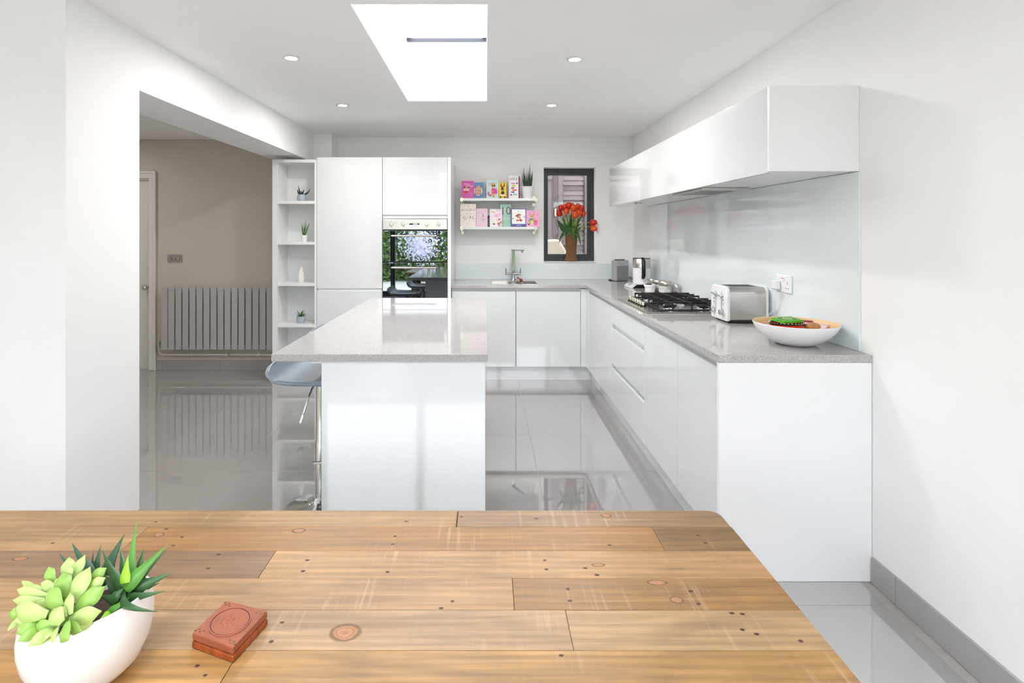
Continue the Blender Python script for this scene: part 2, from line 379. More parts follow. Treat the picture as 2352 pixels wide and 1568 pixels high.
def tag(o, label, cat=None, group=None, kind=None):
    o['label'] = label
    if cat: o['category'] = cat
    if group: o['group'] = group
    if kind: o['kind'] = kind
    return o
def thing(name, label, cat, loc, rz=0.0, group=None):
    o = bpy.data.objects.new(name, None); COL.objects.link(o); o.empty_display_size = 0.05
    o.location = loc; o.rotation_euler = (0, 0, rz); tag(o, label, cat, group); return o
def struct(o, label): tag(o, label, kind='structure'); return o
def copy_tree(o, parent=None):
    c = o.copy(); COL.objects.link(c); c.parent = parent
    for ch in list(o.children): copy_tree(ch, c)
    return c
def share(src, loc, parent):
    c = src.copy(); COL.objects.link(c); c.parent = parent; c.location = loc; return c
def text_mesh(txt, size, ext=0.0004):
    cu = bpy.data.curves.new('lettering', 'FONT'); cu.body = txt; cu.size = size; cu.align_x = 'CENTER'; cu.align_y = 'CENTER'; cu.extrude = ext; cu.resolution_u = 2
    o = bpy.data.objects.new('lettering', cu); COL.objects.link(o)
    dg = bpy.context.evaluated_depsgraph_get(); me = bpy.data.meshes.new_from_object(o.evaluated_get(dg))
    bpy.data.objects.remove(o); bpy.data.curves.remove(cu); return me
# ------------------------------------------------------------------ the shell of the place
XR, XL, XL2, ZC, ZS = 1.55, -1.76, -2.10, 2.415, 2.123
YB, YW, YO, YG, YH = 6.0, 2.368, 2.871, -2.0, 5.778
XD = -2.6
SKX0, SKX1, SKY0, SKY1 = -0.602, 0.004, Y(517), Y(298.5)

R2X0, R2X1, R2Y0, R2Y1 = SKX0 - 0.2, SKX1 + 0.0, -0.75, 1.0  # extent of the added dining rooflight
def portal(loc, rot, sx, sy):
    l = bpy.data.lights.new('daylight_opening', 'AREA'); l.shape = 'RECTANGLE'; l.size = sx; l.size_y = sy; l.cycles.is_portal = True
    o = bpy.data.objects.new('daylight_opening', l); COL.objects.link(o); o.location = loc; o.rotation_euler = rot
HP = math.pi / 2
portal((-0.525, YG - 0.16, 1.16), (HP, 0, math.pi), 3.95, 2.32)
portal(((R2X0 + R2X1) / 2, (R2Y0 + R2Y1) / 2, 2.93), (0, 0, 0), R2X1 - R2X0, R2Y1 - R2Y0)
portal(((SKX0 + SKX1) / 2, (SKY0 + SKY1) / 2, 2.93), (0, 0, 0), SKX1 - SKX0, SKY1 - SKY0)

# floor: grout bed with polished tiles
fl = MB().box(-5.4, XR + 0.2, YG - 0.2, YB + 0.2, -0.12, -0.0015).build('floor', M_grout)
struct(fl, 'polished pale grey porcelain tile floor')
fx, fy = 0.3, 3.33
g = 0.0017
tile_src = MB().box(-0.3 + g / 2, 0.3 - g / 2, -0.3 + g / 2, 0.3 - g / 2, -0.011, 0.0)
tile0 = None
for i in range(-10, 3):
    for j in range(-10, 6):
        x, y = fx + 0.6 * i - 0.3, fy + 0.6 * j - 0.3
        if y < YG - 0.1 or x < -5.3: continue
        if x < XD - 0.35 and y < YO - 0.3: continue
        if x - 0.3 > XR or y - 0.3 > YB: continue
        if x < XL2 - 0.3 and y - 0.3 > YH: continue
        loc = Vector((x, y, 0)) - Vector(fl.location)
        if tile0 is None:
            tile0 = tile_src.build('floor_tile', M_tile, fl, local=True, bev=0.0008, seg=1); tile0.location = loc
        else: share(tile0, loc, fl)

struct(MB().grid((0, 1, 2), [XD - 0.2, R2X0, SKX0, SKX1, XR + 0.2], [YG - 0.2, R2Y0, R2Y1, SKY0, SKY1, YB + 0.2], lambda i, j: (i, j) not in ((1, 1), (2, 1), (2, 3)), ZC, 2.6)
       .build('ceiling', M_ceil, smooth=0), 'smooth white kitchen ceiling with a rectangular skylight opening')
struct(MB().box(-5.4, XL2, YO, YH + 0.1, 2.355, 2.41).build('ceiling', M_ceil), 'white ceiling of the adjoining room')
struct(MB().box(XR, XR + 0.2, YG - 0.2, YB + 0.2, 0, 2.6).build('wall_right', M_wall), 'plain white wall on the side of the cooking run')
WX0, WX1, WZ0, WZ1 = PX(1249, YB), PX(1369.5, YB), PZ(602.5, YB), PZ(384, YB)
struct(MB().grid((0, 2, 1), [XL2, WX0, WX1, XR + 0.2], [0, WZ0, WZ1, 2.6], lambda i, j: (i, j) != (1, 1), YB, YB + 0.22)
       .build('wall_back', M_wall, smooth=0), 'white end wall with a small window above the sink run')
struct(MB().grid((1, 2, 0), [YW, YO, 5.6, YB], [0, ZS, 2.6], lambda i, j: (i, j) != (1, 0), XL2, XL)
       .build('wall_left', M_wall, smooth=0), 'white pier and deep beam around the wide opening')
struct(MB().box(-5.4, XL2, YW, YO, 0, 2.6).build('wall_dining', M_wall), 'white wall beside the opening, facing the dining table')
struct(MB().box(XD - 0.2, XD, YG - 0.2, YW, 0, 2.6).build('wall_dining_side', M_wall), 'white side wall of the dining area')
struct(MB().grid((0, 2, 1), [XD - 0.2, -2.5, 1.45, XR + 0.2], [0, 2.32, 2.6], lambda i, j: (i, j) != (1, 0), YG - 0.2, YG)
       .build('wall_front', M_wall, smooth=0), 'white wall around the wide garden doors')
DX0, DX1, DZ = -4.25, -3.44, 1.955
struct(MB().grid((0, 2, 1), [-5.4, DX0, DX1, XL2], [0, DZ, 2.41], lambda i, j: (i, j) != (1, 0), YH, YH + 0.16)
       .build('wall_hall', M_taupe, smooth=0), 'taupe wall behind the radiator in the adjoining room')
struct(MB().box(-5.4, -5.2, YO, YH + 0.16, 0, 2.41).build('wall_hall_side', M_taupe), 'taupe side wall of the adjoining room')
struct(MB().box(XL, PX(762, Y(225)), Y(225), YB, 0, ZC).build('trim_1', M_wall), 'white boxed-in pipe column above the tall units')

# rooflights
def rooflight(nw, nt_, x0, x1, y0, y1, lab):
    sh = MB().grid((0, 1, 2), [x0 - 0.03, x0, x1, x1 + 0.03], [y0 - 0.03, y0, y1, y1 + 0.03], lambda i, j: (i, j) != (1, 1), 2.6, 2.90)
    struct(sh.build(nt_, M_ceil, smooth=0), 'white plastered shaft of the ' + lab)
    w2 = thing(nw, lab + ' at the top of its white shaft', None, ((x0 + x1) / 2, (y0 + y1) / 2, 2.85)); w2['kind'] = 'structure'
    MB().grid((0, 1, 2), [x0, x0 + 0.035, x1 - 0.035, x1], [y0, y0 + 0.05, y1 - 0.05, y1], lambda i, j: (i, j) != (1, 1), 2.875, 2.93).build('frame', M_whiteplastic, w2, bev=0.004)
    MB().box(x0 + 0.001, x1 - 0.004, y1 - 0.075, y1 - 0.048, 2.852, 2.874).build('gasket_bar', M_anth, w2)
    MB().box(x0 + 0.03, x1 - 0.03, y0 + 0.045, y1 - 0.045, 2.90, 2.908).build('pane', M_glass, w2)
rooflight('window_2', 'trim_2', SKX0, SKX1, SKY0, SKY1, 'rooflight over the island')
rooflight('added_rooflight', 'added_rooflight_shaft', R2X0, R2X1, R2Y0, R2Y1, 'unseen rooflight added over the dining area')  # out of view, added to brighten the dining end

# small window in the end wall
YF = Y(212)
fx0, fx1, fz0, fz1 = WX0, WX1, WZ0 + 0.012, WZ1
w1 = thing('window_1', 'small anthracite framed window behind the tulips', None, ((WX0 + WX1) / 2, YF, WZ0)); w1['kind'] = 'structure'
gx0, gx1, gz0, gz1 = PX(1258.5, YF), PX(1349, YF), PZ(583.5, YF), PZ(402, YF)
MB().grid((0, 2, 1), [fx0, gx0 - 0.014, gx1 + 0.032, fx1], [fz0, gz0 - 0.032, gz1 + 0.03, fz1], lambda i, j: (i, j) != (1, 1), YF, YF + 0.07).build('frame', M_anth, w1, bev=0.004)
MB().grid((0, 2, 1), [gx0 - 0.018, gx0, gx1, gx1 + 0.036], [gz0 - 0.036, gz0, gz1, gz1 + 0.034], lambda i, j: (i, j) != (1, 1), YF + 0.012, YF + 0.06).build('sash', M_anth, w1, bev=0.005)
MB().box(gx0 - 0.004, gx1 + 0.004, YF + 0.034, YF + 0.042, gz0 - 0.004, gz1 + 0.004).build('pane', M_glass, w1)
MB().box(WX0 + 0.001, WX1 - 0.001, YB - 0.012, YF + 0.01, WZ0 - 0.001, WZ0 + 0.0115).build('sill', M_gloss, w1, bev=0.003)

# garden doors behind the viewer, and the hall window
d2 = thing('door_2', 'wide anthracite framed folding garden doors', None, (-0.475, YG - 0.1, 0)); d2['kind'] = 'structure'
MB().grid((0, 2, 1), [-2.5, -2.44, 1.39, 1.45], [0, 0.04, 2.26, 2.32], lambda i, j: (i, j) != (1, 1), YG - 0.15, YG - 0.05).build('frame', M_anth, d2, bev=0.004)
edges = [-2.44, -2.08, -0.78, 0.30, 1.39]
for a, b in zip(edges[:-1], edges[1:]):
    lf = MB().grid((0, 2, 1), [a + 0.003, a + 0.05, b - 0.05, b - 0.003], [0.045, 0.11, 2.19, 2.255], lambda i, j: (i, j) != (1, 1), YG - 0.135, YG - 0.065).build('door_leaf', M_anth, d2, bev=0.004)
    MB().box(a + 0.045, b - 0.045, YG - 0.104, YG - 0.096, 0.105, 2.195).build('pane', M_glass, lf)

# skirting tiles
def skirt(name, label, pts):
    r = thing(name, label, None, pts[0][0]); r['kind'] = 'structure'
    for p, x0, x1, y0, y1 in [(q[0], *q[1]) for q in pts]:
        MB().box(x0, x1, y0, y1, 0.0003, 0.104).build('skirting_tile', M_skirt, r, bev=0.0012, seg=1)
segs = []; y1 = 2.265
for yj in (2.13, 1.53, 0.93, 0.33, -0.27, -0.87, -1.47, YG):
    segs.append(((XR, y1, 0), (XR - 0.011, XR, yj + 0.001, y1 - 0.001))); y1 = yj
skirt('baseboard_right', 'glossy grey tile skirting along the white wall beside the table', segs)
segs = []; x1 = XL2 - 0.002
for xj in (-2.2, -2.72, -3.30, -3.365):
    segs.append(((x1, YH, 0), (xj + 0.001, x1 - 0.001, YH - 0.011, YH))); x1 = xj
skirt('baseboard_hall', 'dark grey tile skirting under the radiator', segs)

# door in the adjoining room
d1 = thing('door_1', 'white panelled door with a chrome knob beside the radiator', None, ((DX0 + DX1) / 2, YH + 0.05, 0)); d1['kind'] = 'structure'
MB().box(DX0 + 0.004, DX1 - 0.004, YH + 0.045, YH + 0.085, 0.006, DZ - 0.004).build('leaf', M_wood_white, d1, bev=0.003)
for z0, z1 in ((0.2, 0.78), (0.95, 1.8)):
    for a, b in ((DX0 + 0.12, DX0 + 0.36), (DX0 + 0.45, DX1 - 0.13)):
        MB().grid((0, 2, 1), [a, a + 0.018, b - 0.018, b], [z0, z0 + 0.018, z1 - 0.018, z1], lambda i, j: (i, j) != (1, 1), YH + 0.037, YH + 0.046).build('panel_moulding', M_wood_white, d1, bev=0.003)
kx, kz = PX(328, Y(226)), 0.845
kn = MB().lathe([(0.0, 0.0), (0.026, 0.0), (0.026, 0.006), (0.011, 0.01), (0.011, 0.03), (0.028, 0.04), (0.03, 0.052), (0.02, 0.066), (0, 0.07)], n=20)
kn.xf(Matrix.Translation((kx, YH + 0.046, kz)) @ Matrix.Rotation(HP, 4, 'X')).build('door_knob', M_chrome, d1, smooth=50)
t4 = MB().grid((0, 2, 1), [DX0 - 0.075, DX0, DX1, DX1 + 0.075], [0, DZ, DZ + 0.075], lambda i, j: (i, j) != (1, 0), YH - 0.018, YH)
ta = struct(t4.build('trim_3', M_wood_white, bev=0.006), 'white moulded architrave around the panelled door')
MB().grid((0, 2, 1), [DX0 - 0.075, DX0 - 0.05, DX1 + 0.05, DX1 + 0.075], [0, DZ + 0.05, DZ + 0.075], lambda i, j: (i, j) != (1, 0), YH - 0.026, YH - 0.017).build('outer_bead', M_wood_white, ta, bev=0.003)

# ------------------------------------------------------------------ garden
struct(MB().box(-16, 12, -22, YG - 0.2, -0.2, -0.06).build('ground_patio', M_paving), 'pale paving outside the garden doors')
struct(MB().box(-4, 8, YB + 0.23, 14, -0.2, -0.06).build('ground_passage', M_paving), 'paved passage beyond the small window')
struct(MB().box(-2.1, 4.2, YB + 0.22, YB + 0.85, 2.45, 2.6).build('roof_shade_slab', M_matte), 'white slab added to shade the passage behind the small window')  # added overhang, darkens what the small window looks onto
struct(MB().box(-6, 9, 9.2, 9.4, -0.06, 4.2).build('wall_sky_block', M_fence2), 'dark wall added to block the sky beyond the passage')  # unseen blocker, added to cut sky light on the fence
struct(MB().box(4.2, 4.4, YB + 0.2, 9.2, -0.06, 4.0).build('wall_sun_block', M_fence2), 'dark wall added to keep raking sun out of the passage')  # unseen blocker, added to stop sun along the fence
def foliage(name, label, cat, m, n, fn, size, group=None):
    mb = MB()
    for _ in range(n):
        c, nrm = fn()
        a = Vector((random.uniform(-1, 1), random.uniform(-1, 1), random.uniform(-1, 1))).normalized()
        u = (a - nrm * a.dot(nrm) * 0.6).normalized(); w = u.cross(nrm).normalized(); L = size * random.uniform(0.6, 1.4)
        mb.add([c - u * L, c + w * L * 0.42 + nrm * 0.01, c + u * L, c - w * L * 0.42 + nrm * 0.01], [(0, 1, 2), (0, 2, 3)])
    o = mb.build(name, m, smooth=0); tag(o, label, cat, group, kind='stuff'); return o
HY = -6.6
struct(MB().box(-9, 5, HY - 1.2, HY - 1.0, -0.06, 2.3).build('wall_garden', M_fence2), 'dark fence behind the garden hedge')
def hedge_pt():
    x = random.uniform(-7.5, 3.5); z = random.uniform(-0.05, 1.8); b = 0.18 * math.sin(x * 3.1 + z * 2) + 0.12 * math.sin(z * 5 + x)
    return Vector((x, HY + b + random.uniform(-0.2, 0.1), z)), Vector((random.uniform(-0.5, 0.5), 1, random.uniform(-0.2, 0.7))).normalized()
hedge_o = foliage('hedge', 'dense green hedge across the garden', 'hedge', M_hedge, 9000, hedge_pt, 0.085)
hn = foliage('young_leaves', 'yellow green young leaves', None, M_hedge2, 3500, lambda: (lambda q: (q[0] + Vector((0, 0.13, 0)), q[1]))(hedge_pt()), 0.07)
hn.parent = hedge_o; hn.location = Vector(hn.location) - Vector(hedge_o.location)
def blossom_pt():
    a = random.uniform(0, 6.283); r = abs(random.gauss(0, 0.55)); v = Vector((math.cos(a) * r * 0.62, 0.35 * max(0, 1 - r * r) + random.uniform(-0.1, 0.1), math.sin(a) * r * 0.7))
    return Vector((-1.85, HY + 0.72, 1.05)) + v, Vector((v.x, 1, v.z)).normalized()
foliage('blossom_bush', 'lilac white blossom bush in front of the hedge', 'bush', M_blossom, 1300, blossom_pt, 0.035)

# fence and gate seen through the small window
FY = 7.45
fr = thing('panel_fence', 'weathered brown grey overlapping board fence behind the tulips', 'fence', (1.6, FY, -0.06))
b0 = None
xg = PX(1293, FY); xp = PX(1343.5, FY)
for k in range(36):
    z = 0.0 + k * 0.0655
    mb = MB().prism([(FY - 0.004, z), (FY + 0.012, z + 0.075), (FY + 0.022, z + 0.075), (FY + 0.008, z)], 0, xg + 0.004, xp)
    mb.build('board', M_fence if k % 3 else M_fence2, fr, smooth=0)
for k in range(36):
    z = 0.0 + k * 0.0655
    MB().prism([(FY - 0.004, z), (FY + 0.012, z + 0.075), (FY + 0.022, z + 0.075), (FY + 0.008, z)], 0, xp + 0.05, 3.2).build('board', M_fence, fr, smooth=0)
MB().box(xp, xp + 0.05, FY - 0.03, FY + 0.03, -0.06, 2.4).build('post', M_fence, fr, bev=0.004)
MB().box(xp - 0.012, xp, FY - 0.022, FY - 0.004, -0.06, 2.4).build('batten', M_fence2, fr)
gt = thing('garden_gate', 'weathered timber gate with pale latch behind the glass', 'gate', (0.6, FY, -0.06))
ga = [PX(p, FY) for p in (1200, 1230, 1258, 1268, 1281, 1292)]
for k in range(5):
    w = (ga[k] + 0.003, ga[k + 1] - 0.003)
    MB().box(w[0], w[1], FY - 0.012 - (0.012 if k in (3,) else 0), FY + 0.01, -0.04, 2.36).build('upright_board', M_fence2 if k % 2 else M_fence, gt, bev=0.003)
for z in (0.4, 1.28, 2.1):
    MB().box(ga[0], ga[3], FY - 0.032, FY - 0.0125, z, z + 0.07).build('rail', M_fence, gt, bev=0.003)
MB().box(PX(1273, FY), PX(1277, FY), FY - 0.045, FY - 0.0245, PZ(497, FY), PZ(479, FY)).build('latch', M_cream, gt, bev=0.003)
tb = thing('plastic_tub', 'cream tub tipped against the timber gate', 'tub', (PX(1275, 7.05), 7.05, -0.06))
ty_ = 6.95
poly = [(PX(a, ty_), PZ(b, ty_)) for a, b in ((1225, 596), (1225, 553), (1281, 549.5), (1286, 552), (1293, 562), (1301.5, 577), (1300.5, 583), (1290, 589), (1278, 596))]
MB().prism(poly, 1, ty_, ty_ + 0.34).build('tub_shell', M_cream, tb, bev=0.03, seg=4, smooth=50)
MB().box(PX(1240, 7.05), PX(1292, 7.05), 6.97, 7.27, -0.06, PZ(596, 6.95) - 0.001).build('stand', M_fence2, tb, bev=0.006)
# ------------------------------------------------------------------ tall units
YT = Y(247)
def tx(px): return PX(px, YT)
def tz(py): return PZ(py, YT)
X_SH0, X_FR0, X_OV0, X_OV1, X_EP = tx(625), tx(727), tx(878.5), tx(1028), tx(1035.5)
ZTOP = tz(361)
# open shelf unit
sh = thing('open_shelf_unit', 'tall narrow white open shelving unit beside the wide opening', 'shelving', ((X_SH0 + X_FR0) / 2, YT, 0))
sy0, sy1 = YT + 0.002, YT + 0.29
MB().box(X_SH0, tx(637), sy0, sy1, 0, tz(366)).build('side_panel', M_carc, sh, bev=0.0015)
MB().box(tx(722), X_FR0 - 0.001, sy0, sy1, 0, tz(366)).build('side_panel', M_carc, sh, bev=0.0015)
MB().box(tx(637), tx(722), sy1 - 0.012, sy1, 0.02, tz(368)).build('back_panel', M_carc, sh)
MB().box(tx(637), tx(722), sy0, sy1 - 0.012, tz(373), tz(366)).build('top_panel', M_carc, sh, bev=0.0015)
shelf_z = [tz(p) for p in (461, 555, 650, 745)] + [0.16]
for z in shelf_z: MB().box(tx(637), tx(722), sy0 + 0.002, sy1 - 0.012, z - 0.028, z).build('shelf', M_carc, sh, bev=0.0015)
MB().box(tx(637), tx(722), sy0 + 0.03, sy0 + 0.045, 0, 0.132).build('kick_panel', M_carc, sh)

# tall larder
fr = thing('larder_cabinet', 'tall white gloss handleless cabinet between the shelving and the oven', 'cabinet', ((X_FR0 + X_OV0) / 2, YT, 0))
MB().box(X_FR0 + 0.002, X_OV0 - 0.001, YT + 0.022, 5.98, 0.12, ZTOP).build('body', M_carc, fr)
MB().box(X_FR0 + 0.002, X_OV0 - 0.002, YT, YT + 0.021, tz(662.5), ZTOP).build('door', M_gloss, fr, bev=0.0025)
MB().box(X_FR0 + 0.002, X_OV0 - 0.002, YT, YT + 0.021, 0.13, tz(668)).build('door', M_gloss, fr, bev=0.0025)
MB().box(X_FR0 + 0.02, X_OV0 - 0.006, YT + 0.012, YT + 0.0218, tz(668) - 0.001, tz(662.5) + 0.001).build('handle_channel', M_shadowgap, fr)
MB().box(X_FR0 + 0.002, X_OV0 - 0.001, YT + 0.06, YT + 0.08, 0, 0.119).build('plinth', M_gloss, fr)
# oven housing
oc = thing('oven_cabinet', 'tall white gloss cabinet housing the double oven', 'cabinet', ((X_OV0 + X_OV1) / 2, YT, 0))
ZO1, ZO0 = tz(503), 0.645
MB().box(X_OV0 + 0.001, X_OV1 - 0.001, YT + 0.022, 5.98, ZO1 + 0.002, ZTOP).box(X_OV0 + 0.001, X_OV1 - 0.001, YT + 0.022, 5.98, 0.12, ZO0 - 0.002)\
    .box(X_OV0 + 0.001, X_OV1 - 0.001, 5.9, 5.98, ZO0 - 0.002, ZO1 + 0.002).build('body', M_carc, oc)
MB().box(X_OV0 + 0.002, X_OV1 - 0.002, YT, YT + 0.021, tz(493.5), ZTOP).build('door', M_gloss, oc, bev=0.0025)
MB().box(X_OV0 + 0.002, X_OV1 - 0.002, YT + 0.006, YT + 0.0215, tz(502), tz(496.5)).build('handle_channel', M_carc, oc, bev=0.002)
MB().box(X_OV0 + 0.002, X_OV1 - 0.002, YT, YT + 0.021, 0.13, ZO0 - 0.006).build('drawer_front', M_gloss, oc, bev=0.0025)
MB().box(X_OV1, X_EP, YT, 5.99, 0, ZTOP + 0.002).build('side_panel', M_carc, oc, bev=0.0015)
MB().box(X_OV0 + 0.001, X_OV1 - 0.001, YT + 0.06, YT + 0.08, 0, 0.119).build('plinth', M_gloss, oc)
# double oven
ov = thing('double_oven', 'built-in steel and mirrored glass double oven', 'oven', ((X_OV0 + X_OV1) / 2, YT, ZO0))
ox0, ox1 = X_OV0 + 0.004, X_OV1 - 0.003
MB().box(ox0 + 0.01, ox1 - 0.01, YT + 0.018, 5.85, ZO0, ZO1).build('oven_body', M_dark, ov)
fas = MB().box(ox0, ox1, YT - 0.012, YT + 0.017, tz(527), ZO1).build('control_panel', M_steel_h, ov, bev=0.003)
yp = YT - 0.012
for px in (899.3, 926.5, 980.5, 1007.5):
    kb = MB().lathe([(0, 0), (0.019, 0), (0.019, 0.006), (0.016, 0.012), (0, 0.013)], n=20).xf(Matrix.Translation((tx(px), yp, tz(515))) @ Matrix.Rotation(HP, 4, 'X')).build('knob', M_nickel, fas, smooth=50)
    MB().box(tx(px) - 0.0035, tx(px) + 0.0035, yp - 0.022, yp - 0.012, tz(515) - 0.018, tz(515) + 0.018).build('knob_grip', M_steel, fas, bev=0.001)
    mk = MB()
    for dz in (-0.026, 0.028): mk.box(tx(px) - 0.002, tx(px) + 0.002, yp - 0.0006, yp + 0.0002, tz(515) + dz, tz(515) + dz + 0.004)
    for k in range(3): mk.box(tx(px) + 0.036, tx(px) + 0.041, yp - 0.0006, yp + 0.0002, tz(512 + 3 * k), tz(512 + 3 * k) + 0.0018)
    mk.build('dial_marks', M_black, fas)['kind'] = 'stuff'
MB().prism([(tx(943) + 0.012 * math.cos(a) - 0.0, tz(514.5) + 0.0075 * math.sin(a)) for a in [HP + k * math.pi / 8 for k in range(9)]] +
           [(tx(964) - 0.012 + 0.012 * math.cos(a), tz(514.5) + 0.0075 * math.sin(a)) for a in [-HP + k * math.pi / 8 for k in range(9)]], 1, yp - 0.0015, yp + 0.0005).build('display', M_black, fas)
M_disp = mat('display_glow', (200, 205, 255), 0.4, emit=(190, 200, 255), estr=1.0)
dg = MB()
for k in range(4): dg.box(tx(949.5 + 2.7 * k), tx(949.5 + 2.7 * k) + 0.006, yp - 0.0022, yp - 0.0014, tz(514.5) - 0.004, tz(514.5) + 0.004)
dg.build('display_segments', M_disp, fas)['kind'] = 'stuff'
for k in range(6): MB().lathe([(0, 0), (0.0042, 0), (0.0042, 0.002), (0, 0.003)], n=12).xf(Matrix.Translation((tx(944 + 3.9 * k), yp, tz(520.8))) @ Matrix.Rotation(HP, 4, 'X')).build('button', M_chrome, fas)
def oven_door(z0, z1, hz):
    d = MB().box(ox0, ox1, YT - 0.01, YT + 0.017, z0, z1).build('oven_door', M_ovenglass, ov, bev=0.002)
    h = MB().cyl((tx(901), YT - 0.05, hz), (tx(1004), YT - 0.05, hz), 0.0085, 14).build('handle', M_nickel, d, smooth=40)
    for px in (905, 1000): MB().cyl((tx(px), YT - 0.05, hz), (tx(px), YT - 0.009, hz), 0.006, 10).build('handle_post', M_nickel, d)
oven_door(tz(600.5), tz(530), tz(541.5))
oven_door(ZO0 + 0.012, tz(603), tz(614))
MB().box(ox0 + 0.03, ox1 - 0.03, YT - 0.006, YT + 0.016, tz(530) + 0.001, tz(527) - 0.001).build('vent_slot', M_dark, ov)

# ------------------------------------------------------------------ base units, worktop
XWF, XDF = 0.931, 0.945          # worktop edge and door face of the cooking run
YNE, YIC, YBF = Y(572), Y(243.75), Y(242.7)
def base_unit(name, label, x0, x1, y0, y1, facing, fronts, group=None):
    r = thing(name, label, 'cabinet', ((x0 + x1) / 2, (y0 + y1) / 2, 0.13), group=group)
    t = 0.016; b = MB()
    if facing == '-x':
        fx = x0 + 0.022
        b.box(fx, x1, y0 + 0.001, y0 + t, 0.131, 0.875).box(fx, x1, y1 - t, y1 - 0.001, 0.131, 0.875).box(fx, x1, y0 + t, y1 - t, 0.131, 0.147).box(x1 - t, x1, y0 + t, y1 - t, 0.147, 0.875)
        b.build('body', M_carc, r)
        MB().box(fx + 0.004, fx + 0.02, y0 + t, y1 - t, 0.80, 0.878).build('handle_channel', M_shadowgap, r)
        for z0, z1, nm in fronts:
            d = MB().box(x0, x0 + 0.021, y0 + 0.002, y1 - 0.002, z0, z1).build(nm, M_gloss, r, bev=0.0025)
            if nm == 'drawer_front' and z0 > 0.2: MB().box(fx + 0.004, fx + 0.012, y0 + t, y1 - t, z0 - 0.06, z0 + 0.02).build('grip_channel', M_shadowgap, d)
    else:
        fy = y0 + 0.022
        b.box(x0 + 0.001, x0 + t, fy, y1, 0.131, 0.875).box(x1 - t, x1 - 0.001, fy, y1, 0.131, 0.875).box(x0 + t, x1 - t, fy, y1, 0.131, 0.147).box(x0 + t, x1 - t, y1 - t, y1, 0.147, 0.7)
        b.build('body', M_carc, r)
        MB().box(x0 + t, x1 - t, fy + 0.004, fy + 0.02, 0.80, 0.878).build('handle_channel', M_shadowgap, r)
        for z0, z1, nm in fronts: MB().box(x0 + 0.003, x1 - 0.003, y0, y0 + 0.021, z0, z1).build(nm, M_gloss, r, bev=0.0025)
    return r
def yd(px): return F * XDF / (px - VX)
one = [(0.134, 0.848, 'door')]
base_unit('base_cabinet', 'white gloss base cabinet beside the satin end panel', XDF, 1.54, YNE + 0.022, yd(1554), '-x', one)
base_unit('base_cabinet', 'white gloss base cabinet below the toaster, next to the drawers', XDF, 1.54, yd(1554), yd(1480), '-x', one)
base_unit('drawer_cabinet', 'white gloss three-drawer base unit under the gas hob', XDF, 1.54, yd(1480), yd(1405), '-x',
          [(0.723, 0.848, 'drawer_front'), (0.42, 0.686, 'drawer_front'), (0.134, 0.383, 'drawer_front')])
base_unit('base_cabinet', 'white gloss corner base cabinet below the jars and kettle', XDF, 1.54, yd(1405), yd(1353), '-x', one)
MB_f = MB().box(XDF, XDF + 0.03, yd(1353) + 0.001, YBF + 0.02, 0.134, 0.872).box(PX(1334, YBF), XDF, YBF, YBF + 0.02, 0.134, 0.872)
tag(MB_f.build('corner_filler', M_gloss, bev=0.001), 'narrow white gloss filler strip in the inner corner of the base units', 'panel')
base_unit('base_cabinet', 'white gloss sink base cabinet next to the tall oven housing', X_EP + 0.002, PX(1185, YBF), YBF, 5.97, '-y', one)
base_unit('base_cabinet', 'white gloss base cabinet below the tulip window', PX(1185, YBF), PX(1334, YBF), YBF, 5.97, '-y', one)
tag(MB().box(XDF + 0.055, XDF + 0.07, YNE + 0.022, YBF + 0.06, 0, 0.129).build('plinth_board', M_gloss, bev=0.001), 'long white gloss plinth under the cooking run', 'plinth')
tag(MB().box(X_EP + 0.002, XDF + 0.054, YBF + 0.045, YBF + 0.06, 0, 0.129).build('plinth_board', M_gloss, bev=0.001), 'white gloss plinth under the sink run', 'plinth')
tag(MB().box(XWF + 0.002, XR - 0.002, YNE, YNE + 0.02, 0.0004, 0.8795).build('end_panel', M_matte, bev=0.0015), 'large white satin end panel closing the cooking run', 'panel')

ZW0, ZW1 = 0.88, 0.91
SX0, SX1, SY0, SY1 = 0.04, 0.505, 5.405, 5.80
def keep(i, j):
    if (i, j) == (1, 2): return False
    if j == 0: return i >= 3
    return True
wt = MB().grid((0, 1, 2), [X_EP + 0.0005, SX0, SX1, XWF, XR - 0.0005], [YNE - 0.001, YIC, SY0, SY1, YB - 0.0005], keep, ZW0, ZW1)
tag(wt.build('worktop', M_quartz, bev=0.0025), 'L-shaped speckled grey quartz worktop along the walls', 'worktop')

tag(MB().box(XR - 0.007, XR - 0.0005, Y(555), Y(242.5), ZW1 + 0.0005, 1.655).build('glass_splashback', M_splash, bev=0.001), 'tall pale aqua glass splashback behind the hob and toaster', 'splashback')
tag(MB().box(X_EP + 0.001, XR - 0.008, YB - 0.007, YB - 0.0005, ZW1 + 0.0005, PZ(604, YB)).build('glass_splashback', M_splash, bev=0.001), 'low pale aqua glass upstand behind the sink', 'splashback')

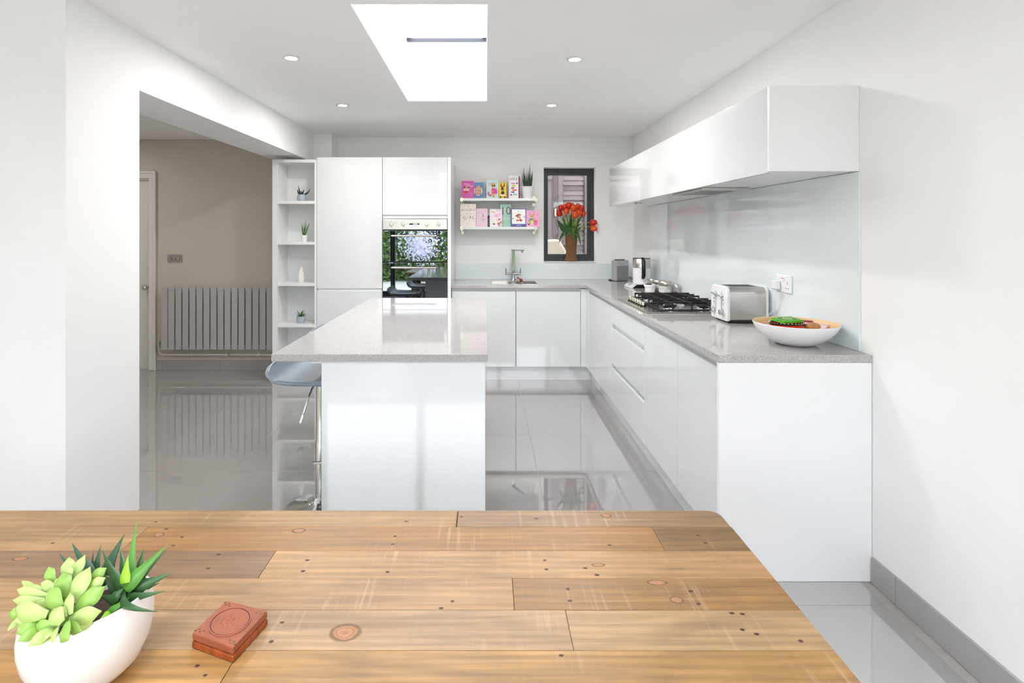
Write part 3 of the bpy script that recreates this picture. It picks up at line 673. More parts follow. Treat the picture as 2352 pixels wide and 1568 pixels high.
# sink, tap
sk = thing('sink', 'stainless steel inset sink with small tray and two bowls', 'sink', ((SX0 + SX1) / 2, (SY0 + SY1) / 2, ZW0))
e = 0.0008
xs = [SX0 + e, SX0 + 0.012, PX(1166, 5.6), PX(1166, 5.6) + 0.012, PX(1196, 5.6), PX(1196, 5.6) + 0.012, SX1 - 0.012, SX1 - e]
MB().grid((0, 1, 2), xs, [SY0 + e, SY0 + 0.014, SY1 - 0.014, SY1 - e], lambda i, j: not (j == 1 and i in (1, 3, 5)), ZW1 - 0.006, ZW1 + 0.002).build('rim', M_steel, sk, bev=0.0015)
for i, dep in ((1, 0.02), (3, 0.15), (5, 0.17)):
    a, b2 = xs[i] - 0.0005, xs[i + 1] + 0.0005; c, d2 = SY0 + 0.0135, SY1 - 0.0135; z1, z0 = ZW1 - 0.004, ZW1 - dep
    q = MB(); t = 0.0015
    q.box(a, b2, c, d2, z0 - t, z0).box(a, a + t, c, d2, z0, z1).box(b2 - t, b2, c, d2, z0, z1).box(a + t, b2 - t, c, c + t, z0, z1).box(a + t, b2 - t, d2 - t, d2, z0, z1)
    q.build('tray' if i == 1 else 'bowl', M_steel, sk)
    if i > 1: MB().lathe([(0, 0), (0.03, 0), (0.034, 0.003), (0, 0.0031)], ((a + b2) / 2, (c + d2) / 2, z0), 20).build('drain', M_chrome, sk)
tpY = 5.88; tX = PX(1179, tpY)
tp = thing('kitchen_tap', 'chrome square-spout mixer tap with two lever handles', 'tap', (tX, tpY, ZW1))
s_ = F / tpY
MB().lathe([(0, 0), (0.026, 0), (0.024, 0.008), (0.016, 0.02), (0.014, 0.03), (0.014, PZ(620, tpY) - ZW1), (0, PZ(620, tpY) - ZW1)], (tX, tpY, ZW1), 20).build('base', M_tapchrome, tp, smooth=40)
MB().box(tX - 0.016, tX + 0.016, tpY - 0.010, tpY + 0.010, PZ(621, tpY), PZ(573, tpY)).build('spout_column', M_tapchrome, tp, bev=0.003)
dv = Vector((0.55, -1, 0)).normalized()
p0 = Vector((tX - 0.008, tpY + 0.004, PZ(574, tpY)))
MB().bar([p0, p0 + dv * 0.20], 0.030, 0.012).build('spout_arm', M_tapchrome, tp, bev=0.002)
pe = p0 + dv * 0.185
MB().cyl(pe - Vector((0, 0, 0.004)), pe - Vector((0, 0, 0.022)), 0.010, 14).build('aerator', M_tapchrome, tp)
zc = PZ(628.5, tpY)
MB().cyl((PX(1160, tpY), tpY, zc), (PX(1197, tpY), tpY, zc), 0.0105, 14).build('cross_bar', M_tapchrome, tp)
for px in (1161.8, 1195.2):
    MB().cyl((PX(px, tpY), tpY - 0.004, zc), (PX(px, tpY), tpY - 0.01, PZ(615.5, tpY)), 0.0045, 10).build('lever', M_tapchrome, tp)
rb = thing('dish_brush', 'small red dish brush lying on the sink divider', 'brush', (PX(1198, 5.6), 5.6, ZW1 + 0.002))
MB().ball((PX(1197, 5.6), 5.6, ZW1 + 0.022), 0.017, 0.016, 0.02).build('head', cmat(160, 24, 36, 0.4), rb, smooth=60)
MB().tube([(PX(1196, 5.6), 5.6, ZW1 + 0.03), (PX(1193, 5.6), 5.61, ZW1 + 0.042), (PX(1189, 5.6), 5.62, ZW1 + 0.046)], [0.006, 0.005, 0.008], 8).build('handle', cmat(160, 24, 36, 0.4), rb, smooth=60)
MB().lathe([(0, 0), (0.009, 0), (0.008, 0.012), (0, 0.012)], (PX(1198, 5.6), 5.6, ZW1 + 0.002), 12).build('collar', M_whiteplastic, rb)

# ------------------------------------------------------------------ wall cabinets and extractor
XC = 1.18; ZC0, ZC1 = PZ(393, Y(553)), PZ(196, Y(553)); YC0 = Y(553)
def yc(px): return F * XC / (px - VX)
tag(MB().box(XC - 0.004, XR - 0.0005, YC0, YC0 + 0.019, ZC0, ZC1).build('wall_cabinet_end_panel', M_matte, bev=0.0015), 'white satin end panel of the wall cabinets', 'panel')
labs = ['white gloss wall cabinet next to its satin end panel, above the toaster', 'white gloss middle wall cabinet above the gas hob', 'white gloss wall cabinet above the kettle, reflecting the window']
for (a, b2), lb in zip(((YC0 + 0.02, yc(1575)), (yc(1575), yc(1468)), (yc(1468), yc(1400))), labs):
    r = thing('wall_cabinet', lb, 'cabinet', ((XC + XR) / 2, (a + b2) / 2, ZC0))
    MB().box(XC + 0.021, XR - 0.0005, a + 0.0005, b2 - 0.0005, ZC0, ZC1).build('body', M_carc, r, bev=0.001)
    MB().box(XC, XC + 0.02, a + 0.0015, b2 - 0.0015, ZC0 - 0.004, ZC1).build('door', M_gloss, r, bev=0.002)
ex = thing('extractor_hood', 'slim steel integrated extractor under the wall cabinets', 'extractor', (1.35, 3.45, ZC0 - 0.016))
ey0, ey1 = Y(408), Y(352)
MB().grid((0, 1, 2), [1.215, 1.235, 1.45, 1.485], [ey0, ey0 + 0.06, ey1 - 0.05, ey1], lambda i, j: (i, j) != (1, 1), ZC0 - 0.014, ZC0 - 0.0006).build('frame', M_steel, ex, bev=0.002)
MB().box(1.234, 1.451, ey0 + 0.059, ey1 - 0.049, ZC0 - 0.008, ZC0 - 0.0008).build('filter', M_greyplastic, ex)
for yy in (ey0 + 0.03, ey1 - 0.025): MB().lathe([(0, 0), (0.016, 0), (0.016, -0.002), (0, -0.003)], (1.4, yy, ZC0 - 0.014), 16).build('lamp_lens', M_ceramic, ex)
MB().lathe([(0, 0), (0.03, 0), (0.03, -0.006), (0.022, -0.007), (0, -0.007)], (PX(1466, Y(272)), Y(272), ZC0 - 0.0005), 20).build('lamp', M_steel)
tag(bpy.data.objects['lamp'], 'small round steel lamp under the far wall cabinet', 'lamp')
bpy.data.objects['lamp'].name = 'cabinet_spotlight'

# ------------------------------------------------------------------ island and stools
YI0, YI1 = Y(567.5), Y(304); IX0, IX1 = -0.871, 0.006
tag(MB().box(IX0, IX1, YI0, YI1, ZW0, ZW1).build('island_worktop', M_quartz, bev=0.0025), 'pale speckled quartz slab on top of the island', 'worktop')
isl = thing('kitchen_island', 'white kitchen island base with a large gloss end panel', 'island', (-0.34, (YI0 + YI1) / 2, 0))
bx0, bx1 = -0.671, -0.004
MB().box(bx0, bx1, YI0 + 0.012, YI0 + 0.032, 0.0004, ZW0 - 0.0006).build('end_panel', M_gloss, isl, bev=0.0015)
MB().box(bx0, bx1, YI1 - 0.032, YI1 - 0.012, 0.0004, ZW0 - 0.0006).build('end_panel', M_gloss, isl, bev=0.0015)
MB().box(bx0, bx0 + 0.02, YI0 + 0.033, YI1 - 0.033, 0.0004, ZW0 - 0.0006).build('back_panel', M_gloss, isl, bev=0.0015)
MB().box(bx0 + 0.021, bx1 - 0.03, YI0 + 0.033, YI1 - 0.033, 0.12, ZW0 - 0.0006).build('body', M_carc, isl)
n = 3; L = (YI1 - YI0 - 0.066) / n
for k in range(n): MB().box(bx1 - 0.028, bx1 - 0.008, YI0 + 0.034 + L * k, YI0 + 0.031 + L * (k + 1), 0.134, 0.845).build('door', M_gloss, isl, bev=0.002)
MB().box(bx1 - 0.07, bx1 - 0.055, YI0 + 0.033, YI1 - 0.033, 0, 0.119).build('plinth', M_gloss, isl)
MB().box(bx0 - 0.045, bx0 - 0.0005, YI0 + 0.02, YI1 - 0.02, ZW0 - 0.014, ZW0 - 0.0006).build('support_rail', M_matte, isl, bev=0.005)

def make_stool():
    r = thing('bar_stool', 'stool', 'stool', (0, 0, 0))
    prof = [(-0.192, 0.768), (-0.188, 0.748), (-0.180, 0.725), (-0.164, 0.702), (-0.135, 0.688), (-0.09, 0.682), (0.0, 0.680), (0.09, 0.681), (0.13, 0.684), (0.155, 0.690)]
    nv = 13; vs = []; fs = []; W = 0.222; npf = len(prof)
    def srf(off):
        out = []
        for i, (x, z) in enumerate(prof):
            a = prof[max(i - 1, 0)]; b2 = prof[min(i + 1, npf - 1)]; t = Vector((b2[0] - a[0], b2[1] - a[1])).normalized(); nr = Vector((-t.y, t.x))
            for j in range(nv):
                v = -1 + 2 * j / (nv - 1); ed = abs(v) ** 5
                lift = 0.02 * ed if i > 3 else 0.0; drop = -0.022 * abs(v) ** 6 if i < 2 else 0
                inn = 0.012 * abs(v) ** 6 if i < 4 else 0
                out.append((x + nr.x * off + inn * 0.8 * (1 if i < 4 else 0), v * W * (1 - 0.03 * (i == 0) - 0.06 * (i == npf - 1)), z + nr.y * off + lift + drop))
        return out
    top, bot = srf(0.0), srf(-0.022)
    N = npf * nv; vs = top + bot
    for i in range(npf - 1):
        for j in range(nv - 1):
            a = i * nv + j; fs.append((a, a + 1, a + nv + 1, a + nv)); fs.append((N + a, N + a + nv, N + a + nv + 1, N + a + 1))
    ring = [j for j in range(nv)] + [i * nv + nv - 1 for i in range(1, npf)] + [(npf - 1) * nv + j for j in range(nv - 2, -1, -1)] + [i * nv for i in range(npf - 2, 0, -1)]
    for k in range(len(ring)):
        a, b2 = ring[k], ring[(k + 1) % len(ring)]; fs.append((a, N + a, N + b2, b2))
    MB().add(vs, fs).build('seat', M_stool, r, local=True, smooth=60, sub=1)
    pp = [Vector(vs[k]) + Vector((0, 0, -0.001)) for k in ring]; MB().tube(pp + [pp[0]], 0.004, 6, caps=False).build('piping', M_stool, r, local=True)
    MB().lathe([(0, 0), (0.172, 0), (0.172, 0.006), (0.13, 0.014), (0.07, 0.026), (0.04, 0.05), (0.032, 0.06), (0, 0.06)], (0, 0, 0.0005), 40).build('base', M_chrome, r, local=True, smooth=50)
    MB().lathe([(0.026, 0.055), (0.026, 0.34), (0.022, 0.345), (0.022, 0.63), (0.035, 0.634), (0.07, 0.655), (0.07, 0.66), (0, 0.66)], (0, 0, 0), 20).build('pole', M_steel, r, local=True, smooth=40)
    MB().tube([(0.0, -0.03, 0.645), (-0.012, -0.10, 0.635), (-0.02, -0.13, 0.60), (-0.045, -0.165, 0.50), (-0.048, -0.168, 0.49)], [0.005, 0.005, 0.005, 0.006, 0.007], 8).build('height_lever', M_chrome, r, local=True, smooth=40)
    MB().tube([(0.16 * math.cos(a), 0.13 * math.sin(a), 0.28) for a in [math.pi * (-0.5 + k / 12) for k in range(13)]], 0.008, 8).build('footrest', M_chrome, r, local=True, smooth=40)
    return r
st = make_stool(); st.location = (-0.845, 2.885, 0)
st2 = copy_tree(st); st2.location = (-0.94, 3.80, 0)
st['label'] = 'grey padded bar stool tucked under the island near its gloss end panel'
st2['label'] = 'grey padded bar stool showing only its back rim behind the island edge'
for s__ in (st, st2): s__['group'] = 'bar stools along the island'

# ------------------------------------------------------------------ gas hob
HX0, HX1, HY0, HY1 = 0.972, 1.478, Y(377.5), Y(310)
hb = thing('gas_hob', 'stainless steel gas hob with black cast iron pan supports', 'hob', ((HX0 + HX1) / 2, (HY0 + HY1) / 2, ZW1))
MB().box(HX0, HX1, HY0, HY1, ZW1 + 0.0003, ZW1 + 0.008).build('plate', M_steel, hb, bev=0.004)
zh = ZW1 + 0.008
for k in range(6):
    y = Y(349) + (Y(322) - Y(349)) * k / 5
    kn = MB().lathe([(0, 0), (0.021, 0), (0.021, 0.008), (0.0, 0.008)], (1.032, y, zh), 18).build('knob_base', M_black, hb)
    MB().lathe([(0.017, 0.008), (0.016, 0.028), (0.014, 0.031), (0, 0.031)], (1.032, y, zh), 18).build('knob', M_nickel, hb, smooth=40)
bc = [(1.17, HY0 + 0.15, 0.045), (1.36, HY0 + 0.13, 0.04), (1.26, (HY0 + HY1) / 2, 0.062), (1.17, HY1 - 0.13, 0.04), (1.37, HY1 - 0.14, 0.045)]
for x, y, r in bc:
    b_ = MB().lathe([(0, 0), (r * 1.35, 0), (r * 1.2, 0.006), (r, 0.008), (r, 0.02), (0, 0.02)], (x, y, zh), 28).build('burner', M_chrome, hb, smooth=40)
    MB().lathe([(0, 0.02), (r * 0.85, 0.02), (r * 0.85, 0.026), (r * 0.7, 0.029), (0, 0.029)], (x, y, zh), 28).build('burner_cap', M_iron, b_, smooth=40)
zg = zh + 0.046; ym = (HY0 + HY1) / 2
for (a, b2) in ((HY0 + 0.03, ym - 0.004), (ym + 0.004, HY1 - 0.03)):
    g_ = MB(); gx0, gx1 = 1.075, 1.462
    lowz = zh + 0.008
    for pts in ([(gx0, a, lowz), (gx1, a, lowz)], [(gx0, b2, lowz), (gx1, b2, lowz)], [(gx0, a, lowz), (gx0, b2, lowz)], [(gx1, a, lowz), (gx1, b2, lowz)]): g_.bar(pts, 0.009, 0.012)
    for x in (1.145, 1.262, 1.385):
        g_.bar([(x, a, lowz), (x, a, zg)], 0.008, 0.008, (1, 0, 0)); g_.bar([(x, b2, lowz), (x, b2, zg)], 0.008, 0.008, (1, 0, 0))
        g_.bar([(x, a - 0.004, zg), (x, b2 + 0.004, zg)], 0.008, 0.012)
    for f in (0.22, 0.5, 0.78):
        y = a + (b2 - a) * f
        g_.bar([(gx0, y, lowz), (gx0, y, zg)], 0.008, 0.008, (0, 1, 0)); g_.bar([(gx1, y, lowz), (gx1, y, zg)], 0.008, 0.008, (0, 1, 0))
        g_.bar([(gx0 - 0.004, y, zg), (gx1 + 0.004, y, zg)], 0.008, 0.012)
    for x in (gx0, gx1):
        for y in (a, b2): g_.box(x - 0.005, x + 0.005, y - 0.005, y + 0.005, zh, lowz)
    g_.build('pan_support', M_iron, hb, bev=0.001)

# ------------------------------------------------------------------ things on the worktop
# toaster
TX0, TX1, TY0, TY1, TZ0, TZ1 = 1.302, 1.53, Y(424.5), Y(396) - 0.0, ZW1 + 0.012, 1.108
to = thing('toaster', 'white and brushed steel four-slice toaster', 'toaster', ((TX0 + TX1) / 2, (TY0 + TY1) / 2, ZW1))
def rrect(u0, u1, v0, v1, r, n=6, rb=None):
    rb = r if rb is None else rb; out = []
    for (cu, cv, rr, a0) in ((u1 - rb, v0 + rb, rb, -90), (u1 - r, v1 - r, r, 0), (u0 + r, v1 - r, r, 90), (u0 + rb, v0 + rb, rb, 180)):
        for k in range(n + 1):
            a = math.radians(a0 + 90 * k / n); out.append((cu + rr * math.cos(a), cv + rr * math.sin(a)))
    return out
sl = MB().prism(rrect(TY0 + 0.004, TY1 - 0.004, TZ0, TZ1 - 0.003, 0.035, rb=0.012), 0, TX0 + 0.018, TX1 - 0.012).build('steel_body', M_steel, to, smooth=35)
MB().prism(rrect(TY0, TY1, TZ0 - 0.003, TZ1, 0.035, rb=0.014), 0, TX0, TX0 + 0.02).build('front_panel', M_whiteplastic, to, bev=0.006, seg=3)
MB().prism(rrect(TY0, TY1, TZ0 - 0.003, TZ1, 0.035, rb=0.014), 0, TX1 - 0.014, TX1).build('rear_panel', M_whiteplastic, to, bev=0.005, seg=3)
MB().box(TX0 + 0.02, TX1 - 0.014, TY0 + 0.0025, TY0 + 0.004, TZ1 - 0.048, TZ1 - 0.044).build('trim_line', M_chrome, to)
MB().box(TX0 + 0.01, TX1 - 0.008, TY0 + 0.006, TY1 - 0.006, TZ0 - 0.006, TZ0 + 0.006).build('base', M_black, to)
for k in range(4):
    y = TY0 + 0.05 + k * 0.036
    MB().box(TX0 + 0.045, TX1 - 0.035, y, y + 0.018, TZ1 - 0.02, TZ1 - 0.0022).build('slot', M_dark, to)
for fy_, zc in ((0.32, 1.055), (0.68, 1.062)):
    y = TY0 + (TY1 - TY0) * fy_
    MB().box(TX0 - 0.0012, TX0 + 0.001, y - 0.004, y + 0.004, TZ0 + 0.03, TZ1 - 0.035).build('lever_slot', M_silverplastic, to)
    MB().box(TX0 - 0.022, TX0 - 0.0005, y - 0.022, y + 0.022, zc - 0.006, zc + 0.005).build('lever', M_chrome, to, bev=0.004)
for fy_ in (0.22, 0.78):
    y = TY0 + (TY1 - TY0) * fy_
    MB().lathe([(0, 0), (0.019, 0), (0.019, 0.006), (0.015, 0.008), (0.014, 0.022), (0, 0.023)], n=20).xf(Matrix.Translation((TX0, y, 0.965)) @ Matrix.Rotation(-HP, 4, 'Y')).build('browning_dial', M_chrome, to, smooth=40)
    for k in range(3):
        MB().lathe([(0, 0), (0.0055, 0), (0.0055, 0.003), (0, 0.004)], n=12).xf(Matrix.Translation((TX0, y, 1.01 + 0.021 * k)) @ Matrix.Rotation(-HP, 4, 'Y')).build('button', M_silverplastic, to)
for x in (TX0 + 0.03, TX1 - 0.03):
    for y in (TY0 + 0.03, TY1 - 0.03): MB().lathe([(0, 0), (0.012, 0), (0.012, 0.008), (0, 0.008)], (x, y, ZW1 + 0.0004), 12).build('foot', M_black, to)
# socket, plug and cord
sx = XR - 0.0072; syn, syf = F * 1.545 / (1822 - VX), F * 1.545 / (1786.5 - VX); sz0, sz1 = 1.093, 1.183
so = thing('power_socket', 'white double wall socket on the aqua splashback', 'socket', (sx, (syn + syf) / 2, sz0))
MB().box(sx - 0.009, sx, syn, syf, sz0, sz1).build('plate', M_whiteplastic, so, bev=0.004, seg=3)
for k in (0, 1):
    yk = syn + (syf - syn) * (0.46 + 0.08 * k)
    MB().box(sx - 0.013, sx - 0.0085, yk - 0.006, yk + 0.006, sz0 + 0.056, sz0 + 0.076).build('rocker_switch', M_whiteplastic, so, bev=0.0015)
    MB().box(sx - 0.0135, sx - 0.0125, yk - 0.004, yk + 0.004, sz0 + 0.071, sz0 + 0.075).build('indicator', cmat(190, 60, 60), so)
hs = MB(); yk = syn + (syf - syn) * 0.24
hs.box(sx - 0.0094, sx - 0.0088, yk - 0.002, yk + 0.002, sz0 + 0.045, sz0 + 0.054)
for d_ in (-0.011, 0.011): hs.box(sx - 0.0094, sx - 0.0088, yk + d_ - 0.0035, yk + d_ + 0.0035, sz0 + 0.022, sz0 + 0.026)
hs.build('pin_holes', M_dark, so)
pl = thing('power_plug', 'white plug and cord of the toaster', 'plug', (sx - 0.01, syf - 0.03, sz0))
yk = syn + (syf - syn) * 0.80
MB().box(sx - 0.042, sx - 0.0096, yk - 0.024, yk + 0.024, sz0 + 0.012, sz0 + 0.06).build('plug_body', M_whiteplastic, pl, bev=0.009, seg=3)
MB().tube([(sx - 0.025, yk, sz0 + 0.013), (sx - 0.025, yk, sz0 - 0.01), (sx - 0.022, yk, sz0 - 0.04), (sx - 0.012, yk + 0.04, 0.99), (sx - 0.0085, yk + 0.12, 0.945), (sx - 0.006, yk + 0.2, 0.93), (sx - 0.006, yk + 0.3, 0.925)], [0.006, 0.005, 0.004, 0.004, 0.004, 0.004, 0.004], 8).build('cord', M_whiteplastic, pl, smooth=60)

# fruit bowl and what lies in it
BX, BY, BZ = 1.365, Y(520), ZW1 + 0.0005
R = 0.1735
bo = thing('salad_bowl', 'wide white bowl with a bamboo inside at the end of the worktop', 'bowl', (BX, BY, ZW1))
outer = [(0.0, 0.0), (0.06, 0.0), (0.075, 0.002), (0.105, 0.016), (0.135, 0.038), (0.158, 0.062), (0.169, 0.082), (R, 0.094)]
inner = [(R - 0.0015, 0.0955), (R - 0.006, 0.094), (0.163, 0.082), (0.150, 0.062), (0.128, 0.040), (0.100, 0.021), (0.07, 0.008), (0.0, 0.006)]
MB().lathe(outer + [(R - 0.0015, 0.0955)], (BX, BY, BZ), 56, cap=False).build('outer_shell', M_ceramic, bo, smooth=60)
MB().lathe(inner, (BX, BY, BZ + 0.0004), 56, cap=False).build('bamboo_lining', M_bamboo, bo, smooth=60)
dx, dy = PX(1806, BY), BY - 0.005
sb = thing('small_dish', 'small red dish with a black and white rim inside the salad bowl', 'dish', (dx, dy, BZ + 0.044))
MB().lathe([(0, 0), (0.04, 0), (0.062, 0.022), (0.072, 0.048), (0.070, 0.048), (0.058, 0.022), (0.036, 0.004), (0, 0.004)], (dx, dy, BZ + 0.044), 32, 1.0, 0.8).build('dish_body', cmat(206, 44, 24, 0.3), sb, smooth=50)
MB().lathe([(0.070, 0.047), (0.0735, 0.045), (0.0745, 0.051), (0.071, 0.053), (0.069, 0.050)], (dx, dy, BZ + 0.044), 32, 1.0, 0.8, cap=False).build('rim', M_black, sb, smooth=50)
dots = MB()
for k in range(30):
    a = 2 * math.pi * k / 30; dots.ball((dx + 0.0735 * math.cos(a), dy + 0.8 * 0.0735 * math.sin(a), BZ + 0.0968), 0.0022, 0.0022, 0.0016, 6, 4)
dots.build('rim_dots', M_ceramic, sb)['kind'] = 'stuff'
gc = thing('coaster_stack', 'stack of green patterned square coasters lying on the red dish', 'coaster', (dx, dy, BZ + 0.098), 0.2)
tilt = Matrix.Translation((dx + 0.005, dy + 0.012, BZ + 0.0985)) @ Matrix.Rotation(math.radians(4), 4, 'X') @ Matrix.Rotation(0.25, 4, 'Z')
gc.rotation_euler = (0, 0, 0)
for k in range(3): MB().box(-0.052 + 0.002 * k, 0.052 + 0.002 * k, -0.04, 0.04, 0.004 * k, 0.004 * k + 0.0036).xf(tilt).build('coaster', cmat(96, 186, 40, 0.4), gc, bev=0.003)
MB().box(-0.038, 0.044, -0.031, 0.031, 0.0117, 0.0121).xf(tilt).build('dark_field', cmat(44, 120, 44, 0.4), gc)
ro = MB()
for k in range(12):
    a = 2 * math.pi * k / 12; ro.ball((0.003 + 0.017 * math.cos(a), 0.017 * math.sin(a), 0.0124), 0.0042, 0.0042, 0.0006, 8, 4)
for k in range(6):
    a = 2 * math.pi * k / 6; ro.ball((0.003 + 0.007 * math.cos(a), 0.007 * math.sin(a), 0.0124), 0.0028, 0.0028, 0.0006, 8, 4)
for x in (-0.031, 0.037):
    for y in (-0.024, 0.024): ro.box(x - 0.005, x + 0.005, y - 0.0012, y + 0.0012, 0.0120, 0.0126)
ro.xf(tilt).build('rosette_print', cmat(196, 232, 130, 0.4), gc)['kind'] = 'stuff'
def packet(name, label, cat, c, sz, rot, colr, stripe):
    r = thing(name, label, cat, (c[0], c[1], c[2]))
    m_ = Matrix.Translation(c) @ rot
    MB().box(-sz[0] / 2, sz[0] / 2, -sz[1] / 2, sz[1] / 2, 0, sz[2]).xf(m_).build('sachet', cmat(*colr), r, bev=0.002)
    MB().box(-sz[0] / 2 + 0.002, sz[0] / 2 - 0.002, sz[1] / 2 - 0.018, sz[1] / 2 - 0.003, sz[2], sz[2] + 0.0006).xf(m_).build('printed_band', cmat(*stripe), r)
packet('sachet', 'white sachet with an orange end behind the coasters', 'packet', (PX(1836, BY), BY + 0.05, BZ + 0.085), (0.045, 0.075, 0.006), Matrix.Rotation(0.5, 4, 'Z') @ Matrix.Rotation(0.65, 4, 'X'), (230, 236, 242), (238, 140, 40))
packet('sachet', 'white and dark red packet beside the bun', 'packet', (PX(1856, BY), BY + 0.012, BZ + 0.075), (0.05, 0.08, 0.006), Matrix.Rotation(-0.6, 4, 'Z') @ Matrix.Rotation(0.5, 4, 'X'), (232, 226, 236), (140, 34, 60))
packet('sachet', 'pale pink packet lying against the bamboo', 'packet', (PX(1882, BY), BY + 0.01, BZ + 0.068), (0.06, 0.09, 0.005), Matrix.Rotation(-0.9, 4, 'Z') @ Matrix.Rotation(0.25, 4, 'X'), (226, 200, 198), (214, 180, 180))
bn = MB().ball((PX(1860, BY), BY - 0.02, BZ + 0.08), 0.034, 0.027, 0.018, 18, 10)
tag(bn.build('bread_bun', mat('baked_crust', (188, 136, 84), 0.6, var=0.25, scale=40, bump=0.2, bscale=60), smooth=60), 'golden brown bun in the salad bowl', 'bun')

# air purifier, kettle, jars
pu = thing('air_purifier', 'small grey box-shaped air purifier in the corner of the worktop', 'purifier', (PX(1424, 5.80), 5.80, ZW1 + 0.0004), 0.32)
ph = 0.212
MB().box(-0.072, 0.072, -0.05, 0.05, 0.004, ph).build('housing', M_silverplastic, pu, local=True, bev=0.006)
MB().box(-0.066, 0.066, -0.053, -0.0495, 0.01, ph - 0.055).build('grille', M_greyplastic, pu, local=True, bev=0.002)
MB().box(-0.05, 0.045, -0.02, 0.03, ph, ph + 0.008).build('vent_cap', M_black, pu, local=True, bev=0.002)
MB().box(-0.055, 0.05, -0.026, 0.02, ph + 0.0082, ph + 0.016).build('top_handle', M_whiteplastic, pu, local=True, bev=0.003)
MB().box(-0.005, 0.012, -0.0512, -0.0498, ph - 0.04, ph - 0.036).build('badge', M_black, pu, local=True)
MB().box(-0.06, 0.06, -0.045, 0.045, 0, 0.0045).build('foot', M_black, pu, local=True)
co = MB().tube([(PX(1436, 5.87), 5.88, ZW1 + 0.03), (PX(1446, 5.88), 5.87, ZW1 + 0.03), (PX(1456, 5.85), 5.84, ZW1 + 0.012), (PX(1468, 5.8), 5.7, ZW1 + 0.004), (PX(1476, 5.6), 5.5, ZW1 + 0.004)], 0.0035, 8)
tag(co.build('black_cable', M_black, smooth=60), 'black cable trailing from the air purifier', 'cable')
co = MB().box(PX(1399, 5.86), PX(1411, 5.86), 5.83, 5.90, ZW1 + 0.0004, ZW1 + 0.012)
tag(co.build('power_adapter', M_black, bev=0.003), 'flat black adapter beside the air purifier', 'adapter')

KY = 5.12; kx = PX(1473.5, KY)
ke = thing('kettle', 'white and steel jug kettle with black handle on its base', 'kettle', (kx, KY, ZW1))
r_ = 19.5 / (F / KY); kz0 = ZW1 + 0.034; kz1 = PZ(594, KY); kzm = PZ(614.5, KY)
MB().lathe([(0, kz0), (r_ * 1.0, kz0), (r_ * 1.0, kzm), (0, kzm)], (kx, KY, 0), 36).build('body', M_whiteplastic, ke, smooth=40)
MB().lathe([(0, kzm + 0.0005), (r_ * 1.01, kzm + 0.0005), (r_ * 1.01, kz1), (r_ * 0.98, kz1 + 0.003), (0, kz1 + 0.004)], (kx, KY, 0), 36).build('steel_band', M_steel, ke, smooth=40)
MB().lathe([(r_ * 1.0, kz1 + 0.001), (r_ * 1.0, kz1 + 0.007), (0, kz1 + 0.009)], (kx, KY, 0), 36).build('lid', M_black, ke, smooth=40)
hy = KY - r_ - 0.03; hx = PX(1478.5, hy)
MB().tube([(hx, KY - r_ + 0.02, kz1 + 0.002), (hx, KY - r_ - 0.01, kz1 + 0.002), (hx, hy, kz1 - 0.02), (hx, hy, PZ(632, hy)), (hx, hy + 0.012, PZ(637, hy)), (hx, KY - r_ + 0.004, PZ(638.5, hy))], [0.013, 0.015, 0.017, 0.017, 0.016, 0.012], 14).build('handle', M_black, ke, smooth=60)
b1 = MB().prism([(PX(1440, KY) - kx, 0.0), (PX(1440, KY) - kx, 0.012), (PX(1446, KY) - kx, 0.03), (0.09, 0.033), (0.09, 0.0)], 1, -0.10, 0.10)
b1.xf(Matrix.Translation((kx, KY, ZW1 + 0.0005))).build('power_base', M_whiteplastic, ke, bev=0.003)
MB().prism([(-0.105, 0.001), (-0.072, 0.0305), (0.089, 0.032), (0.089, 0.001)], 1, -0.1025, -0.0985).xf(Matrix.Translation((kx, KY, ZW1 + 0.0005))).build('front_fascia', M_black, ke)
MB().box(-0.016, 0.016, -0.012, 0.012, 0, 0.0008).xf(Matrix.Translation((PX(1447.5, KY - 0.05), KY - 0.045, ZW1 + 0.033)) @ Matrix.Rotation(math.radians(-8), 4, 'Y')).build('control_marks', M_black, ke)

def jar(x, y, label, fill):
    r = thing('storage_jar', label, 'jar', (x, y, ZW1 + 0.0004), group='lidded glass storage jars')
    MB().lathe([(0, 0), (0.048, 0), (0.051, 0.004), (0.051, 0.062), (0.046, 0.07), (0.046, 0.074), (0.0445, 0.074), (0.0445, 0.069), (0.0495, 0.061), (0.0495, 0.006), (0, 0.0045)], n=32).build('glass', M_jarglass, r, local=True, smooth=40)
    MB().lathe([(0, 0.005), (0.049, 0.005), (0.049, 0.03), (0, 0.031)], n=32).build('contents', fill[0], r, local=True, smooth=40)
    MB().lathe([(0, 0.0315), (0.049, 0.0315), (0.049, 0.056), (0, 0.058)], n=32).build('contents', fill[1], r, local=True, smooth=40)
    MB().lathe([(0, 0.0742), (0.0525, 0.0742), (0.0525, 0.09), (0.05, 0.093), (0, 0.093)], n=32).build('lid', M_steel, r, local=True, smooth=40)
white = cmat(244, 244, 242, 0.7); pale = cmat(226, 228, 220, 0.6); tan = cmat(186, 176, 164, 0.7)
jar(1.467, Y(279.6), 'glass jar of white sugar with steel lid, nearest the steel pepper mill', (white, pale))
jar(1.455, 4.79, 'steel-lidded glass jar, middle of the three jars', (tan, pale))
jar(1.450, 4.915, 'steel-lidded glass jar nearest the kettle', (tan, tan))
rx, ry = 1.362, Y(276)
ra = thing('ramekin', 'small white ramekin with brown spice in front of the jars', 'ramekin', (rx, ry, ZW1 + 0.0004))
MB().lathe([(0, 0), (0.038, 0), (0.040, 0.003), (0.044, 0.044), (0.049, 0.046), (0.050, 0.062), (0.047, 0.063), (0.045, 0.062), (0.041, 0.01), (0, 0.008)], n=32).build('dish', M_ceramic, ra, local=True, smooth=40)
